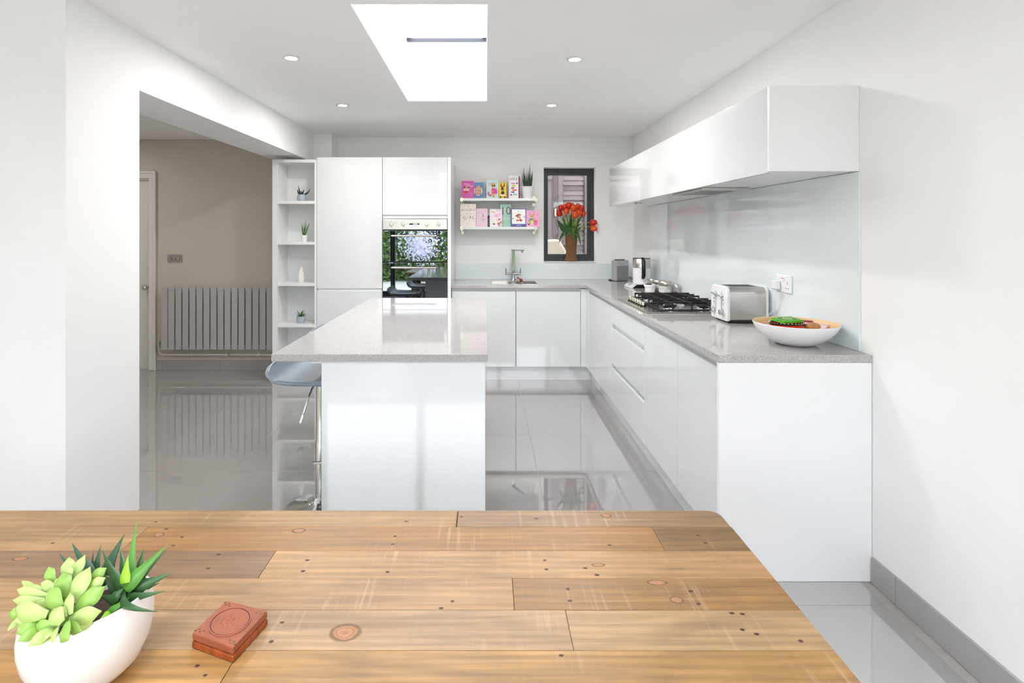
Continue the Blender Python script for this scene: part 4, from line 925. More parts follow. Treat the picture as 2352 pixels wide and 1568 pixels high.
MB().lathe([(0, 0.055), (0.0435, 0.05)], n=24).build('spice', M_soil, ra, local=True)
for k in range(5):
    a = k * 1.3; MB().ball((-0.012 + 0.014 * math.cos(a), 0.012 * math.sin(a), 0.062), 0.012, 0.01, 0.008, 8, 6).build('lump', M_soil, ra, local=True, smooth=60)
pm = thing('pepper_mill', 'slim brushed steel mill beside the gas hob', 'mill', (1.507, Y(290), ZW1 + 0.0004))
MB().lathe([(0, 0), (0.0225, 0), (0.0225, 0.052), (0.0215, 0.053), (0.0215, 0.055), (0.0225, 0.056), (0.0225, 0.081), (0.021, 0.083), (0, 0.083)], n=28).build('shell', M_steel, pm, local=True, smooth=40)
# ------------------------------------------------------------------ wall shelves with greeting cards
YS = Y(225); YCd = Y(222.6)
def wall_shelf(label, pyt):
    zt = PZ(pyt, YS); x0, x1 = PX(1058, YS), PX(1233, YS)
    r = thing('wall_shelf', label, 'shelf', ((x0 + x1) / 2, YS, zt))
    MB().box(x0, x1, YS, YB - 0.004, zt - 0.026, zt).build('board', M_carc, r, bev=0.0015)
    for px in (1058, 1233):
        xc = PX(px, YS) + (0.012 if px < 1100 else -0.012)
        b = MB().box(xc - 0.016, xc + 0.016, YB - 0.0035, YB - 0.0005, zt - 0.072, zt + 0.035).build('wall_bracket', M_nickel, r, bev=0.001)
        MB().box(xc - 0.018, xc + 0.018, YS - 0.004, YS + 0.012, zt - 0.029, zt - 0.0265).box(xc - 0.018, xc + 0.018, YS - 0.005, YS - 0.0005, zt - 0.029, zt + 0.002).build('front_clip', M_nickel, b, bev=0.0008)
        MB().bar([(xc, YS + 0.01, zt - 0.033), (xc, YB - 0.004, zt - 0.045)], 0.012, 0.012).build('arm', M_nickel, b)
        MB().lathe([(0, 0), (0.004, 0), (0.003, 0.002), (0, 0.002)], n=10).xf(Matrix.Translation((xc, YB - 0.0035, zt - 0.058)) @ Matrix.Rotation(HP, 4, 'X')).build('screw', M_steel, b)
    return zt
ZS1 = wall_shelf('upper white wall shelf on steel brackets, holding cards and a plant', 455)
ZS2 = wall_shelf('lower white wall shelf on steel brackets, filled with cards', 520.8)
def card(label, x0, x1, ptop, zb, y, front, back, prints, opn=0.5, rz=0.0, bw=1.0, rad=0.0):
    w, h = PX(x1, y) - PX(x0, y), PZ(ptop, y) - zb
    r = thing('greeting_card', label, 'card', ((PX(x0, y) + PX(x1, y)) / 2, y, zb + 0.0004), rz, 'greeting cards on the wall shelves')
    t = 0.0012
    if rad: fp = MB().prism(rrect(-w / 2, w / 2, 0, h, rad), 1, -t, 0).build('front_cover', cmat(*front), r, local=True)
    else: fp = MB().box(-w / 2, w / 2, -t, 0, 0, h).build('front_cover', cmat(*front), r, local=True)
    a = opn; d = Vector((math.cos(a), math.sin(a), 0)); p = Vector((-w / 2, 0.0003, 0)); q = p + d * min(w * bw, 0.145 / max(math.sin(a), 0.3)); nn = Vector((-d.y, d.x, 0)) * t
    MB().add([p, q, q + nn, p + nn] + [v + Vector((0, 0, h * 0.995)) for v in (p, q, q + nn, p + nn)], [(0, 3, 2, 1), (4, 5, 6, 7), (0, 1, 5, 4), (1, 2, 6, 5), (2, 3, 7, 6), (3, 0, 4, 7)]).build('back_cover', cmat(*back), r, local=True)
    by = {}; lay = 0
    for pr in prints:
        lay += 1; yy = -t - 0.00015 * lay
        kind, u, v = pr[0], pr[1], pr[2]; cx, cz = (u - 0.5) * w, v * h
        if kind == 'text':
            me = text_mesh(pr[4], pr[3] * h, 0.0001); me.materials.append(cmat(*pr[5]))
            o = bpy.data.objects.new('lettering', me); COL.objects.link(o); o.parent = fp
            o.matrix_local = Matrix.Translation((cx, yy - 0.0002, cz)) @ Matrix.Rotation(pr[6] if len(pr) > 6 else 0, 4, 'Y') @ Matrix.Rotation(HP, 4, 'X')
        elif kind == 'rect':
            a_ = pr[6] if len(pr) > 6 else 0
            MB().box(-pr[3] * w / 2, pr[3] * w / 2, -0.0001, 0.0002, -pr[4] * h / 2, pr[4] * h / 2).xf(Matrix.Translation((cx, yy, cz)) @ Matrix.Rotation(a_, 4, 'Y')).build('printed_motif', cmat(*pr[5]), fp, local=True)
        else:
            n = pr[6] if len(pr) > 6 else 16
            MB().prism([(cx + pr[3] * w / 2 * math.cos(2 * math.pi * k / n), cz + pr[4] * h / 2 * math.sin(2 * math.pi * k / n)) for k in range(n)], 1, yy - 0.0001, yy + 0.0002).build('printed_motif', cmat(*pr[5]), fp, local=True)
    return r
def scatter(n, cols, u0, u1, v0, v1, s0, s1):
    return [('disc', random.uniform(u0, u1), random.uniform(v0, v1), s_ * 1.0, s_ * 0.7, random.choice(cols), 6) for s_ in [random.uniform(s0, s1) for _ in range(n)]]
PK, HP_, MG, WH, BK, YL, RD, TN, BR, MT, LB = (222, 92, 176), (232, 60, 160), (170, 20, 96), (246, 246, 244), (40, 34, 40), (250, 214, 20), (206, 40, 50), (232, 190, 140), (120, 74, 50), (188, 226, 204), (98, 150, 196)
y_ = YCd
card('bright pink birthday card at the end of the upper shelf', 1060.8, 1088.3, 415.7, ZS1, y_, PK, PK,
     [('text', 0.42, 0.83, 0.12, 'Magical', WH), ('text', 0.68, 0.72, 0.12, 'birthday', WH), ('disc', 0.38, 0.52, 0.5, 0.22, (250, 200, 215)), ('disc', 0.38, 0.56, 0.25, 0.18, TN), ('disc', 0.22, 0.63, 0.2, 0.09, BR), ('disc', 0.54, 0.63, 0.2, 0.09, BR), ('disc', 0.36, 0.38, 0.32, 0.12, RD)]
     + scatter(16, [WH, (240, 150, 210)], 0.45, 0.95, 0.08, 0.55, 0.02, 0.06))
card('blue card with a scalloped cream medallion on the upper shelf', 1088.8, 1111.6, 419, ZS1, y_ + 0.012, LB, WH,
     [('disc', 0.42, 0.48, 0.86, 0.62, (240, 210, 180), 14)] + [('rect', 0.14 + 0.16 * (k % 4) + 0.03, 0.3 + 0.19 * (k // 4), 0.075, 0.13, random.choice([RD, (50, 110, 90), (80, 60, 120), (190, 90, 40)])) for k in range(12)]
     + [('disc', 0.17 + 0.16 * (k % 4), 0.385 + 0.19 * (k // 4), 0.06, 0.04, BR, 8) for k in range(12)] + scatter(14, [RD, (230, 120, 180), WH], 0.1, 0.95, 0.04, 0.95, 0.02, 0.04), bw=1.25)
card('pale mint card with the number 10 and a cat in a pink boa', 1117.4, 1145.0, 413.3, ZS1, y_, (206, 230, 226), WH,
     [('text', 0.27, 0.77, 0.2, '10', HP_), ('disc', 0.58, 0.35, 0.42, 0.5, (226, 176, 118)), ('disc', 0.58, 0.70, 0.36, 0.24, (214, 160, 100)), ('disc', 0.47, 0.82, 0.1, 0.12, (200, 140, 84), 3), ('disc', 0.70, 0.82, 0.1, 0.12, (200, 140, 84), 3),
      ('disc', 0.51, 0.69, 0.14, 0.06, BK), ('disc', 0.66, 0.69, 0.14, 0.06, BK), ('disc', 0.60, 0.60, 0.12, 0.05, WH), ('disc', 0.5, 0.48, 0.18, 0.14, HP_), ('disc', 0.66, 0.46, 0.3, 0.16, HP_), ('disc', 0.8, 0.36, 0.22, 0.24, HP_), ('disc', 0.58, 0.32, 0.24, 0.12, HP_), ('disc', 0.82, 0.5, 0.14, 0.12, (240, 110, 190)),
      ('disc', 0.16, 0.27, 0.2, 0.2, (206, 110, 190)), ('disc', 0.3, 0.17, 0.3, 0.13, (206, 110, 190)), ('disc', 0.6, 0.1, 0.1, 0.05, BK)] + scatter(8, [(230, 150, 200), (150, 200, 200)], 0.05, 0.95, 0.05, 0.9, 0.02, 0.035))
card('yellow card with a dark long-eared animal on a scooter', 1145.9, 1163.2, 419.6, ZS1, y_ + 0.014, YL, YL,
     [('disc', 0.28, 0.84, 0.14, 0.28, BK), ('disc', 0.7, 0.84, 0.14, 0.28, BK), ('disc', 0.46, 0.6, 0.34, 0.36, BK), ('disc', 0.46, 0.76, 0.34, 0.1, RD), ('disc', 0.46, 0.48, 0.18, 0.12, (236, 226, 214)), ('disc', 0.5, 0.35, 0.44, 0.26, BK), ('disc', 0.5, 0.22, 0.7, 0.08, WH), ('disc', 0.48, 0.1, 0.4, 0.16, (190, 200, 60)), ('disc', 0.2, 0.08, 0.26, 0.14, RD), ('disc', 0.8, 0.08, 0.26, 0.14, RD), ('disc', 0.2, 0.1, 0.12, 0.08, BK), ('disc', 0.8, 0.1, 0.12, 0.08, BK)], rz=0.1)
nl = [('text', 0.2 + 0.155 * k, 0.855 + 0.015 * (k % 2), 0.15, ch, c_, 0.12 * (-1) ** k) for k, (ch, c_) in enumerate(zip('NIECE', ((200, 30, 110), (60, 160, 90), (70, 80, 170), (230, 120, 40), (30, 130, 120))))]
card('tall white card reading NIECE with a magenta inside', 1168.6, 1191.0, 403.6, ZS1, y_, (240, 240, 240), MG,
     nl + [('rect', 0.45, 0.66, 0.44, 0.06, (230, 150, 190), 0.03), ('rect', 0.84, 0.67, 0.16, 0.07, (70, 80, 170), 0.6), ('rect', 0.52, 0.56, 0.36, 0.06, (196, 210, 60), -0.03), ('rect', 0.4, 0.46, 0.3, 0.06, (206, 40, 120), -0.12), ('rect', 0.6, 0.37, 0.44, 0.06, (232, 90, 80), 0.0), ('rect', 0.42, 0.28, 0.32, 0.06, (84, 84, 176), 0.05), ('rect', 0.25, 0.16, 0.2, 0.06, (206, 40, 120), -0.3), ('rect', 0.66, 0.18, 0.38, 0.06, (120, 200, 190), -0.05)], opn=0.30, bw=1.19)
pas = [(236, 130, 160), (120, 190, 190), (244, 200, 90), (170, 140, 210), (90, 110, 90), (200, 90, 90)]
bl = [('text', 0.14 + 0.12 * k, 0.73, 0.12, ch, c_) for k, (ch, c_) in enumerate(zip('BIRTHDAY', ((100, 160, 190), (130, 170, 110), (214, 120, 140), (190, 160, 90), (120, 190, 180), (230, 170, 130), (170, 140, 210), (214, 130, 160))))]
bl += [('text', 0.26 + 0.19 * k, 0.41, 0.19, ch, c_) for k, (ch, c_) in enumerate(zip('GIRL', ((170, 130, 200), (230, 190, 90), (130, 180, 190), (190, 140, 200))))]
card('cream confetti card reading BIRTHDAY GIRL', 1057.2, 1093.4, 468.5, ZS2, y_, (246, 238, 228), WH, bl + [('disc', 0.42, 0.57, 0.13, 0.07, (190, 220, 214), 5)] + scatter(60, pas, 0.04, 0.96, 0.03, 0.97, 0.015, 0.05))
card('pale pink card with a fine grey line drawing', 1093.8, 1119.8, 478.8, ZS2, y_ + 0.016, (238, 210, 224), (240, 222, 232),
     [('rect', 0.34, 0.78, 0.24, 0.016, (170, 150, 170)), ('disc', 0.6, 0.42, 0.42, 0.3, (214, 190, 206)), ('disc', 0.6, 0.42, 0.36, 0.25, (234, 208, 222)), ('disc', 0.6, 0.62, 0.14, 0.22, (190, 172, 184)), ('rect', 0.6, 0.4, 0.24, 0.03, (160, 146, 156)), ('rect', 0.35, 0.14, 0.5, 0.008, (200, 170, 190)), ('rect', 0.3, 0.55, 0.3, 0.008, (200, 170, 190))])
card('narrow dark patterned card between two pink cards', 1119.6, 1125.6, 495, ZS2, y_ + 0.05, (70, 60, 66), (60, 50, 56),
     [('rect', 0.5, 0.93, 0.9, 0.09, RD)] + [('rect', 0.3 + 0.4 * (k % 2), 0.12 + 0.09 * k, 0.35, 0.05, WH) for k in range(8)], bw=0.8)
card('white card with pink splashes reading Cousin', 1125.0, 1153.0, 480.3, ZS2, y_, (246, 240, 244), WH,
     [('text', 0.72, 0.92, 0.11, 'Cousin', (214, 50, 150)), ('disc', 0.55, 0.62, 0.5, 0.16, (244, 190, 220)), ('disc', 0.8, 0.72, 0.3, 0.2, (246, 200, 226)), ('disc', 0.28, 0.84, 0.34, 0.05, (240, 190, 70)), ('disc', 0.34, 0.16, 0.16, 0.1, BR), ('disc', 0.74, 0.18, 0.28, 0.14, (190, 130, 100)), ('disc', 0.92, 0.26, 0.14, 0.1, (236, 90, 60)), ('disc', 0.62, 0.38, 0.1, 0.1, (250, 200, 60)), ('disc', 0.78, 0.42, 0.16, 0.1, HP_), ('rect', 0.8, 0.06, 0.3, 0.025, (214, 50, 150))] + scatter(26, [HP_, (240, 120, 190), (250, 180, 90)], 0.05, 0.95, 0.05, 0.95, 0.02, 0.07))
card('mint green card reading 10 TODAY behind the Cousin card', 1149.0, 1173.6, 469.3, ZS2, y_ + 0.045, (176, 220, 200), (190, 226, 210),
     [('text', 0.5, 0.70, 0.5, '10', (140, 96, 120)), ('text', 0.5, 0.37, 0.14, 'TODAY', WH), ('disc', 0.62, 0.86, 0.06, 0.03, RD), ('disc', 0.78, 0.78, 0.06, 0.04, (230, 190, 120))], bw=0.7)
card('purple bordered card with a dog in a red bow tie', 1174.0, 1208.6, 479, ZS2, y_, (92, 84, 160), (110, 100, 170),
     [('rect', 0.5, 0.56, 0.9, 0.80, WH), ('rect', 0.52, 0.085, 0.36, 0.02, WH), ('disc', 0.5, 0.60, 0.26, 0.26, (214, 130, 90)), ('disc', 0.36, 0.60, 0.16, 0.08, BR), ('disc', 0.58, 0.52, 0.14, 0.18, WH), ('disc', 0.45, 0.66, 0.1, 0.05, (60, 60, 90)), ('disc', 0.6, 0.66, 0.1, 0.05, (60, 60, 90)), ('disc', 0.57, 0.52, 0.07, 0.08, BK), ('disc', 0.58, 0.44, 0.06, 0.08, (230, 110, 120)),
      ('disc', 0.42, 0.36, 0.22, 0.16, RD, 3), ('disc', 0.65, 0.36, 0.2, 0.17, RD, 4), ('disc', 0.53, 0.36, 0.08, 0.06, (150, 20, 30)), ('disc', 0.13, 0.45, 0.07, 0.06, (70, 70, 80)), ('disc', 0.87, 0.55, 0.07, 0.06, (70, 70, 80)), ('rect', 0.48, 0.84, 0.05, 0.1, (220, 214, 220), 0.2)])
card('pink rounded card with a brown toy bear and presents', 1209.0, 1239.6, 483.4, ZS2, y_, (240, 176, 214), (240, 190, 220),
     [('text', 0.42, 0.9, 0.075, 'Birthday Girl', (170, 60, 130)), ('disc', 0.42, 0.66, 0.36, 0.26, (214, 170, 120)), ('disc', 0.26, 0.78, 0.1, 0.09, (200, 150, 104)), ('disc', 0.58, 0.78, 0.1, 0.09, (200, 150, 104)), ('disc', 0.42, 0.6, 0.2, 0.13, (236, 208, 170)), ('disc', 0.42, 0.63, 0.1, 0.06, BK), ('disc', 0.42, 0.36, 0.62, 0.4, (206, 160, 112)), ('disc', 0.36, 0.46, 0.28, 0.1, (60, 170, 190)), ('rect', 0.42, 0.26, 0.2, 0.24, (220, 226, 160)), ('rect', 0.7, 0.22, 0.24, 0.24, (236, 110, 170)), ('rect', 0.7, 0.36, 0.28, 0.06, (220, 70, 140)), ('disc', 0.18, 0.2, 0.2, 0.2, (120, 90, 100)), ('disc', 0.18, 0.25, 0.12, 0.1, WH), ('disc', 0.85, 0.76, 0.06, 0.06, (200, 60, 120)), ('disc', 0.08, 0.57, 0.05, 0.05, (200, 60, 120))], rad=0.012)

# ------------------------------------------------------------------ small plants
def blade(mb, base, tip, w, curve, side, thick=0.25, prof=None, n=7):
    base, tip = Vector(base), Vector(tip); pts = []; ws = []
    for k in range(n + 1):
        t = k / n
        pts.append(base.lerp(tip, t) + Vector(curve) * (4 * t * (1 - t)))
        ws.append(w * (prof(t) if prof else max(0.03, (1 - t) ** 0.8)))
    mb.leaf(pts, ws, side, thick)
    return mb
def potted(name, label, cx, cy, z, pot_prof, pot_mat, soil_z, soil_r, leaves, leaf_mat, cat='plant'):
    r = thing(name, label, cat, (cx, cy, z + 0.0004))
    MB().lathe(pot_prof, n=28).build('pot', pot_mat, r, local=True, smooth=40)
    MB().lathe([(0, soil_z + 0.002), (soil_r, soil_z)], n=20).build('soil', M_soil, r, local=True)
    for (b, t_, w, cv, sd, th) in leaves: blade(MB(), b, t_, w, cv, sd, th).build('leaf', leaf_mat, r, local=True, smooth=60)
    return r
def px2l(px, py, cx, cy, z, dy=0.0): p = P(px, py, cy + dy); return (p.x - cx, p.y - cy, p.z - z)
# pot on the wall shelf
cx, cy = PX(1211.5, YCd + 0.01), YCd + 0.01; sc_ = cy / F
lv = []
tips = [(1199, 394, -0.01), (1201.5, 385.5, 0.015), (1203.5, 383, -0.02), (1209, 388.5, 0.02), (1217.5, 374.5, 0.0), (1215, 386, -0.02), (1219.5, 398, 0.02), (1223.5, 388.5, 0.0), (1206, 397, -0.03), (1212.5, 392, 0.03), (1221, 392.5, -0.02)]
for tx_, ty_, dy in tips:
    b = px2l(1211.5 + (tx_ - 1211) * 0.62, 429, cx, cy, ZS1, dy * 0.5); t_ = px2l(tx_, ty_, cx, cy, ZS1, dy)
    lv.append((b, t_, 0.017, ((tx_ - 1211) * 0.0003, 0, 0), (1, 0.3, 0), 0.5))
potted('potted_snake_plant', 'spiky dark green plant in a ribbed white pot on the upper wall shelf', cx, cy, ZS1,
       [(0, 0), (10.3 * sc_, 0), (11.5 * sc_, 9 * sc_), (11.7 * sc_, 9.3 * sc_), (12.6 * sc_, 18 * sc_), (12.8 * sc_, 18.3 * sc_), (13.6 * sc_, 25 * sc_), (14.9 * sc_, 25.2 * sc_), (15 * sc_, 27.3 * sc_), (14.2 * sc_, 27.4 * sc_), (13.3 * sc_, 24 * sc_), (0, 24 * sc_)],
       M_ceramic, 24.3 * sc_, 13.2 * sc_, lv, M_leafd)
# shelving unit
ys = YT + 0.10; k_ = ys / F
def pot_at(px, zi): return PX(px, ys), ys, shelf_z[zi]
cx, cy, z = pot_at(693, 0); b0 = (0, 0, 0.058)
lv = [(b0, px2l(685.5, 426, cx, cy, z), 0.026, (-0.006, 0, -0.004), (1, 0, 0), 0.4), (b0, px2l(713, 432, cx, cy, z), 0.03, (0.014, -0.01, -0.014), (1, 0, 0.3), 0.45), (b0, px2l(683, 434, cx, cy, z, 0.03), 0.026, (-0.01, 0, -0.006), (1, 0, 0), 0.4),
      (b0, px2l(699, 434, cx, cy, z, -0.03), 0.022, (0, 0, 0.0), (1, 0, 0), 0.5), (b0, px2l(692, 437, cx, cy, z, 0.04), 0.02, (0, 0, 0), (1, 0, 0), 0.5), (b0, px2l(706, 441, cx, cy, z, 0.04), 0.024, (0.008, 0, -0.004), (1, 0, 0), 0.4), (b0, px2l(696, 441, cx, cy, z, -0.05), 0.022, (0, 0, 0), (1, 0, 0), 0.4)]
tub = [(0, 0), (8.2 * k_, 0), (9.6 * k_, 3 * k_), (10.1 * k_, 7 * k_), (9.6 * k_, 12 * k_), (9.2 * k_, 15.3 * k_), (8.6 * k_, 15.3 * k_), (8.8 * k_, 12 * k_), (0, 12 * k_)]
potted('potted_aloe', 'dark curved-leaf aloe in a pale grey pot on the top shelf of the unit', cx, cy, z, tub, M_greypot, 13 * k_, 8.6 * k_, lv, M_leafd)
cx, cy, z = pot_at(699, 1); lv = []
for i, (tx_, ty_) in enumerate([(692.5, 510), (694.5, 515), (701.5, 504), (704, 508), (711, 509), (709, 513), (697, 512), (706, 515)]):
    lv.append(((0.002 * (i - 4), 0.003 * ((i % 3) - 1), 0.05), px2l(tx_, ty_, cx, cy, z, 0.02 * ((i % 3) - 1)), 0.012, ((tx_ - 700) * 0.0005, 0, 0), (1, 0.2, 0), 0.5))
potted('potted_grass_plant', 'slender upright plant in a small white pot on the shelving unit', cx, cy, z,
       [(0, 0), (5.5 * k_, 0), (7 * k_, 12 * k_), (7.4 * k_, 12.2 * k_), (7.4 * k_, 14.6 * k_), (6.9 * k_, 14.6 * k_), (6.5 * k_, 12.5 * k_), (0, 12.5 * k_)], M_ceramic, 12.8 * k_, 6.5 * k_, lv, M_leafm)
cx, cy, z = pot_at(691.5, 2)
va = thing('bud_vase', 'small cream textured teardrop vase on the shelving unit', 'vase', (cx, cy, z + 0.0004))
MB().lathe([(0, 0), (6.2 * k_, 0), (7.8 * k_, 5 * k_), (8.4 * k_, 11 * k_), (7.2 * k_, 19 * k_), (5 * k_, 26 * k_), (3.6 * k_, 31 * k_), (3.5 * k_, 34.5 * k_), (2.8 * k_, 34.5 * k_), (2.8 * k_, 30 * k_), (0, 26 * k_)], n=32).build('vase_body', M_ceramicmat, va, local=True, smooth=60)
cx, cy, z = pot_at(691, 3); lv = []
for i in range(20):
    a = i * 2.4; e = 0.25 + 0.9 * random.random(); L = 0.075 * random.uniform(0.75, 1.15)
    d = Vector((math.cos(a) * math.cos(e), math.sin(a) * math.cos(e), math.sin(e)))
    lv.append(((0, 0, 0.055), tuple(Vector((0, 0, 0.055)) + d * L), 0.012, (0, 0, 0.006), (-math.sin(a), math.cos(a), 0), 0.6))
potted('potted_succulent', 'bushy small-leaved succulent in a pale blue grey pot on the unit', cx, cy, z, tub, M_greypot, 13 * k_, 8.6 * k_, lv, M_leafm)

# ------------------------------------------------------------------ tulips on the window sill
VYc = 6.045; vx = PX(1312, VYc); vz = WZ0 + 0.0118; vs_ = VYc / F
tu = thing('tulip_vase', 'woven seagrass vase of orange red tulips on the window sill', 'vase', (vx, VYc, vz))
hv = PZ(536.5, VYc) - vz
MB().lathe([(0, 0), (0.066, 0), (0.070, 0.006), (0.066, 0.02), (0.055, 0.05), (0.0535, 0.075), (0.057, 0.14), (0.062, 0.2), (0.066, hv - 0.004), (0.0665, hv), (0.060, hv), (0.057, 0.2), (0, 0.19)], (vx, VYc, vz), 36).build('vase_body', M_wicker, tu, smooth=50)
mouth = Vector((vx, VYc, vz + hv - 0.03))
heads = [(1290, 480, -0.03), (1298, 480, 0.01), (1301.5, 489, -0.06), (1307, 477, -0.02), (1317, 482.5, -0.05), (1326, 477, 0.0), (1334, 482, -0.03), (1328.5, 491, -0.07), (1337, 493, 0.0), (1287.5, 493, 0.0), (1320, 497, -0.07), (1313, 478, 0.02), (1354.5, 507, -0.06), (1356.5, 518, -0.08)]
def tulip_head(c, d, mt, sz, parent):
    d = Vector(d).normalized(); s1 = d.orthogonal().normalized(); s2 = d.cross(s1); mb = MB()
    for k in range(6):
        a = k * math.pi / 3 + 0.2; o_ = s1 * math.cos(a) + s2 * math.sin(a); rr = sz * (0.36 if k % 2 else 0.30); opn = random.uniform(-0.03, 0.22)
        pts = [c + d * (sz * f) + o_ * (rr * g) for f, g in ((0.0, 0.15), (0.15, 0.85), (0.45, 1.05), (0.75, 0.85 + opn), (1.0, 0.55 + 2 * opn))]
        mb.leaf(pts, [sz * q for q in (0.15, 0.5, 0.58, 0.42, 0.08)], d.cross(o_), 0.22)
    return mb.build('tulip_head', mt, parent, smooth=60)
for i, (hx_, hy_, dy) in enumerate(heads):
    c = P(hx_, hy_ + 4, VYc + dy); st_ = mouth + Vector(((c.x - vx) * 0.25, dy * 0.3, 0)); mid = st_.lerp(c, 0.55) + Vector((0, 0, 0.02 if hx_ < 1345 else 0.06))
    MB().tube([st_, mid, c + Vector((0, 0, 0.006))], 0.0042, 8).build('stem', M_tulipstem, tu, smooth=60)
    d = (c - mid).normalized() + Vector((0, -0.15, 0.5 if hx_ < 1345 else -0.1))
    tulip_head(c, d, M_tulip if i % 3 else M_tulip2, random.uniform(0.066, 0.078), tu)
tleaves = [((1279, 503), (1290, 528), 0.045, 0.03), ((1297, 505), (1294, 530), 0.04, -0.05), ((1283, 560), (1296, 520), 0.032, -0.06), ((1318, 557), (1304, 532), 0.034, -0.075), ((1322, 520), (1306, 520), 0.045, -0.07), ((1311, 487), (1312, 530), 0.04, -0.02), ((1322, 488), (1314, 530), 0.03, 0.03), ((1335, 496), (1318, 530), 0.03, 0.0), ((1303, 497), (1306, 533), 0.034, 0.02),
           ((1347, 541), (1322, 520), 0.016, -0.05), ((1334, 565), (1324, 533), 0.034, -0.06), ((1345, 528), (1322, 522), 0.026, -0.03), ((1291, 495), (1300, 530), 0.028, 0.02), ((1312, 516), (1300, 527), 0.05, -0.06), ((1338, 512), (1316, 528), 0.03, -0.04), ((1287, 520), (1297, 532), 0.03, -0.03), ((1306, 545), (1308, 530), 0.036, -0.07)]
for (tp_, md, w, dy) in tleaves:
    t_ = P(tp_[0], tp_[1], VYc + dy); m_ = P(md[0], md[1], VYc + dy * 0.7); b = mouth + Vector(((t_.x - vx) * 0.2, dy * 0.35, 0.01)); pts = []
    droop = tp_[1] > 525
    ctrl = m_ + Vector((0, 0, 0.03)) if not droop else Vector(((b.x + t_.x * 1.5) / 2.5, VYc + dy * 1.1, max(b.z, t_.z) + 0.08))
    for k in range(9):
        f = k / 8; pts.append(b * (1 - f) ** 2 + ctrl * 2 * f * (1 - f) + t_ * f * f)
    MB().leaf(pts, [w * 1.45 * max(0.05, math.sin(math.pi * min(1, 0.12 + 0.88 * (k / 8)) ** 0.9)) for k in range(9)], (1, 0.4, 0.1), 0.1).build('leaf', M_tulipleaf, tu, smooth=60)

# ------------------------------------------------------------------ radiator, switch
YRf = Y(228.5)
ra = thing('radiator', 'silver grey flat-panel column radiator on the taupe wall', 'radiator', (-2.7, YH - 0.05, 0.22))
rz1, rz0 = PZ(659, YRf), PZ(803, YRf); x0 = PX(370.5, YRf); pitch = 16.12 / (F / YRf); cw = 13.2 / (F / YRf)
src = None
for k in range(17):
    xa = x0 + pitch * k
    if xa + cw > -2.105: break
    if src is None:
        src = MB().box(0, cw, 0, 0.012, rz0 - ra.location.z, rz1 - ra.location.z).build('panel', M_greyrad, ra, local=True, bev=0.002); src.location = (xa - ra.location.x, YRf - ra.location.y, 0)
    else: share(src, (xa - ra.location.x, YRf - ra.location.y, 0), ra)
xe = xa - pitch + cw
for z in (rz0 + 0.03, rz1 - 0.035): MB().box(x0 + 0.004, xe, YRf + 0.0125, YRf + 0.045, z - 0.016, z + 0.016).build('header_tube', M_greyrad, ra, bev=0.008)
for xb in (x0 + 0.16, xe - 0.12): MB().box(xb, xb + 0.03, YRf + 0.03, YH - 0.0005, rz0 - 0.018, rz1 - 0.05).build('wall_bracket', M_greyrad, ra, bev=0.002)
vxp = PX(361, YRf); 
MB().cyl((vxp, YRf + 0.03, rz0 - 0.01), (vxp, YRf + 0.03, rz0 + 0.045), 0.012, 14).cyl((vxp, YRf + 0.03, rz0 + 0.012), (x0 + 0.005, YRf + 0.03, rz0 + 0.012), 0.008, 12).build('valve', M_chrome, ra, smooth=40)
MB().lathe([(0, 0), (0.015, 0), (0.016, 0.03), (0.012, 0.034), (0, 0.034)], (vxp, YRf + 0.03, rz0 + 0.045), 16).build('valve_cap', M_steel, ra, smooth=40)
zp = PZ(814.5, YH - 0.03); yp_ = YH - 0.03
MB().tube([(vxp, YRf + 0.03, rz0 - 0.008), (vxp, YRf + 0.035, zp + 0.025), (vxp + 0.006, yp_, zp + 0.006), (vxp + 0.03, yp_, zp), (PX(522, yp_), yp_, zp)], 0.0085, 10).build('supply_pipe', M_pipe, ra, smooth=50)
MB().tube([(PX(528, yp_), YH - 0.0005, zp), (PX(528, yp_), yp_ + 0.008, zp), (PX(529.5, yp_), yp_, zp), (-2.11, yp_, zp)], 0.0085, 10).build('return_pipe', M_pipe, ra, smooth=50)
for px in (441, 520, 592): MB().box(PX(px, yp_) - 0.008, PX(px, yp_) + 0.008, yp_ - 0.012, YH - 0.0004, zp - 0.013, zp + 0.013).build('pipe_clip', M_pipe, ra, bev=0.003)
sw = thing('dimmer_switch', 'silver three-knob dimmer switch above the radiator', 'switch', (PX(402, YH), YH, PZ(602, YH)))
MB().box(PX(385.5, YH), PX(418.5, YH), YH - 0.008, YH - 0.0004, PZ(602, YH), PZ(584, YH)).build('plate', mat('satin_chrome_plate', (168, 160, 160), 0.4, metal=0.5), sw, bev=0.002)
for px in (392.5, 402, 411.5): MB().lathe([(0, 0), (0.013, 0), (0.012, 0.012), (0.010, 0.014), (0, 0.014)], n=20).xf(Matrix.Translation((PX(px, YH), YH - 0.008, PZ(593, YH))) @ Matrix.Rotation(HP, 4, 'X')).build('dimmer_knob', M_nickel, sw, smooth=40)

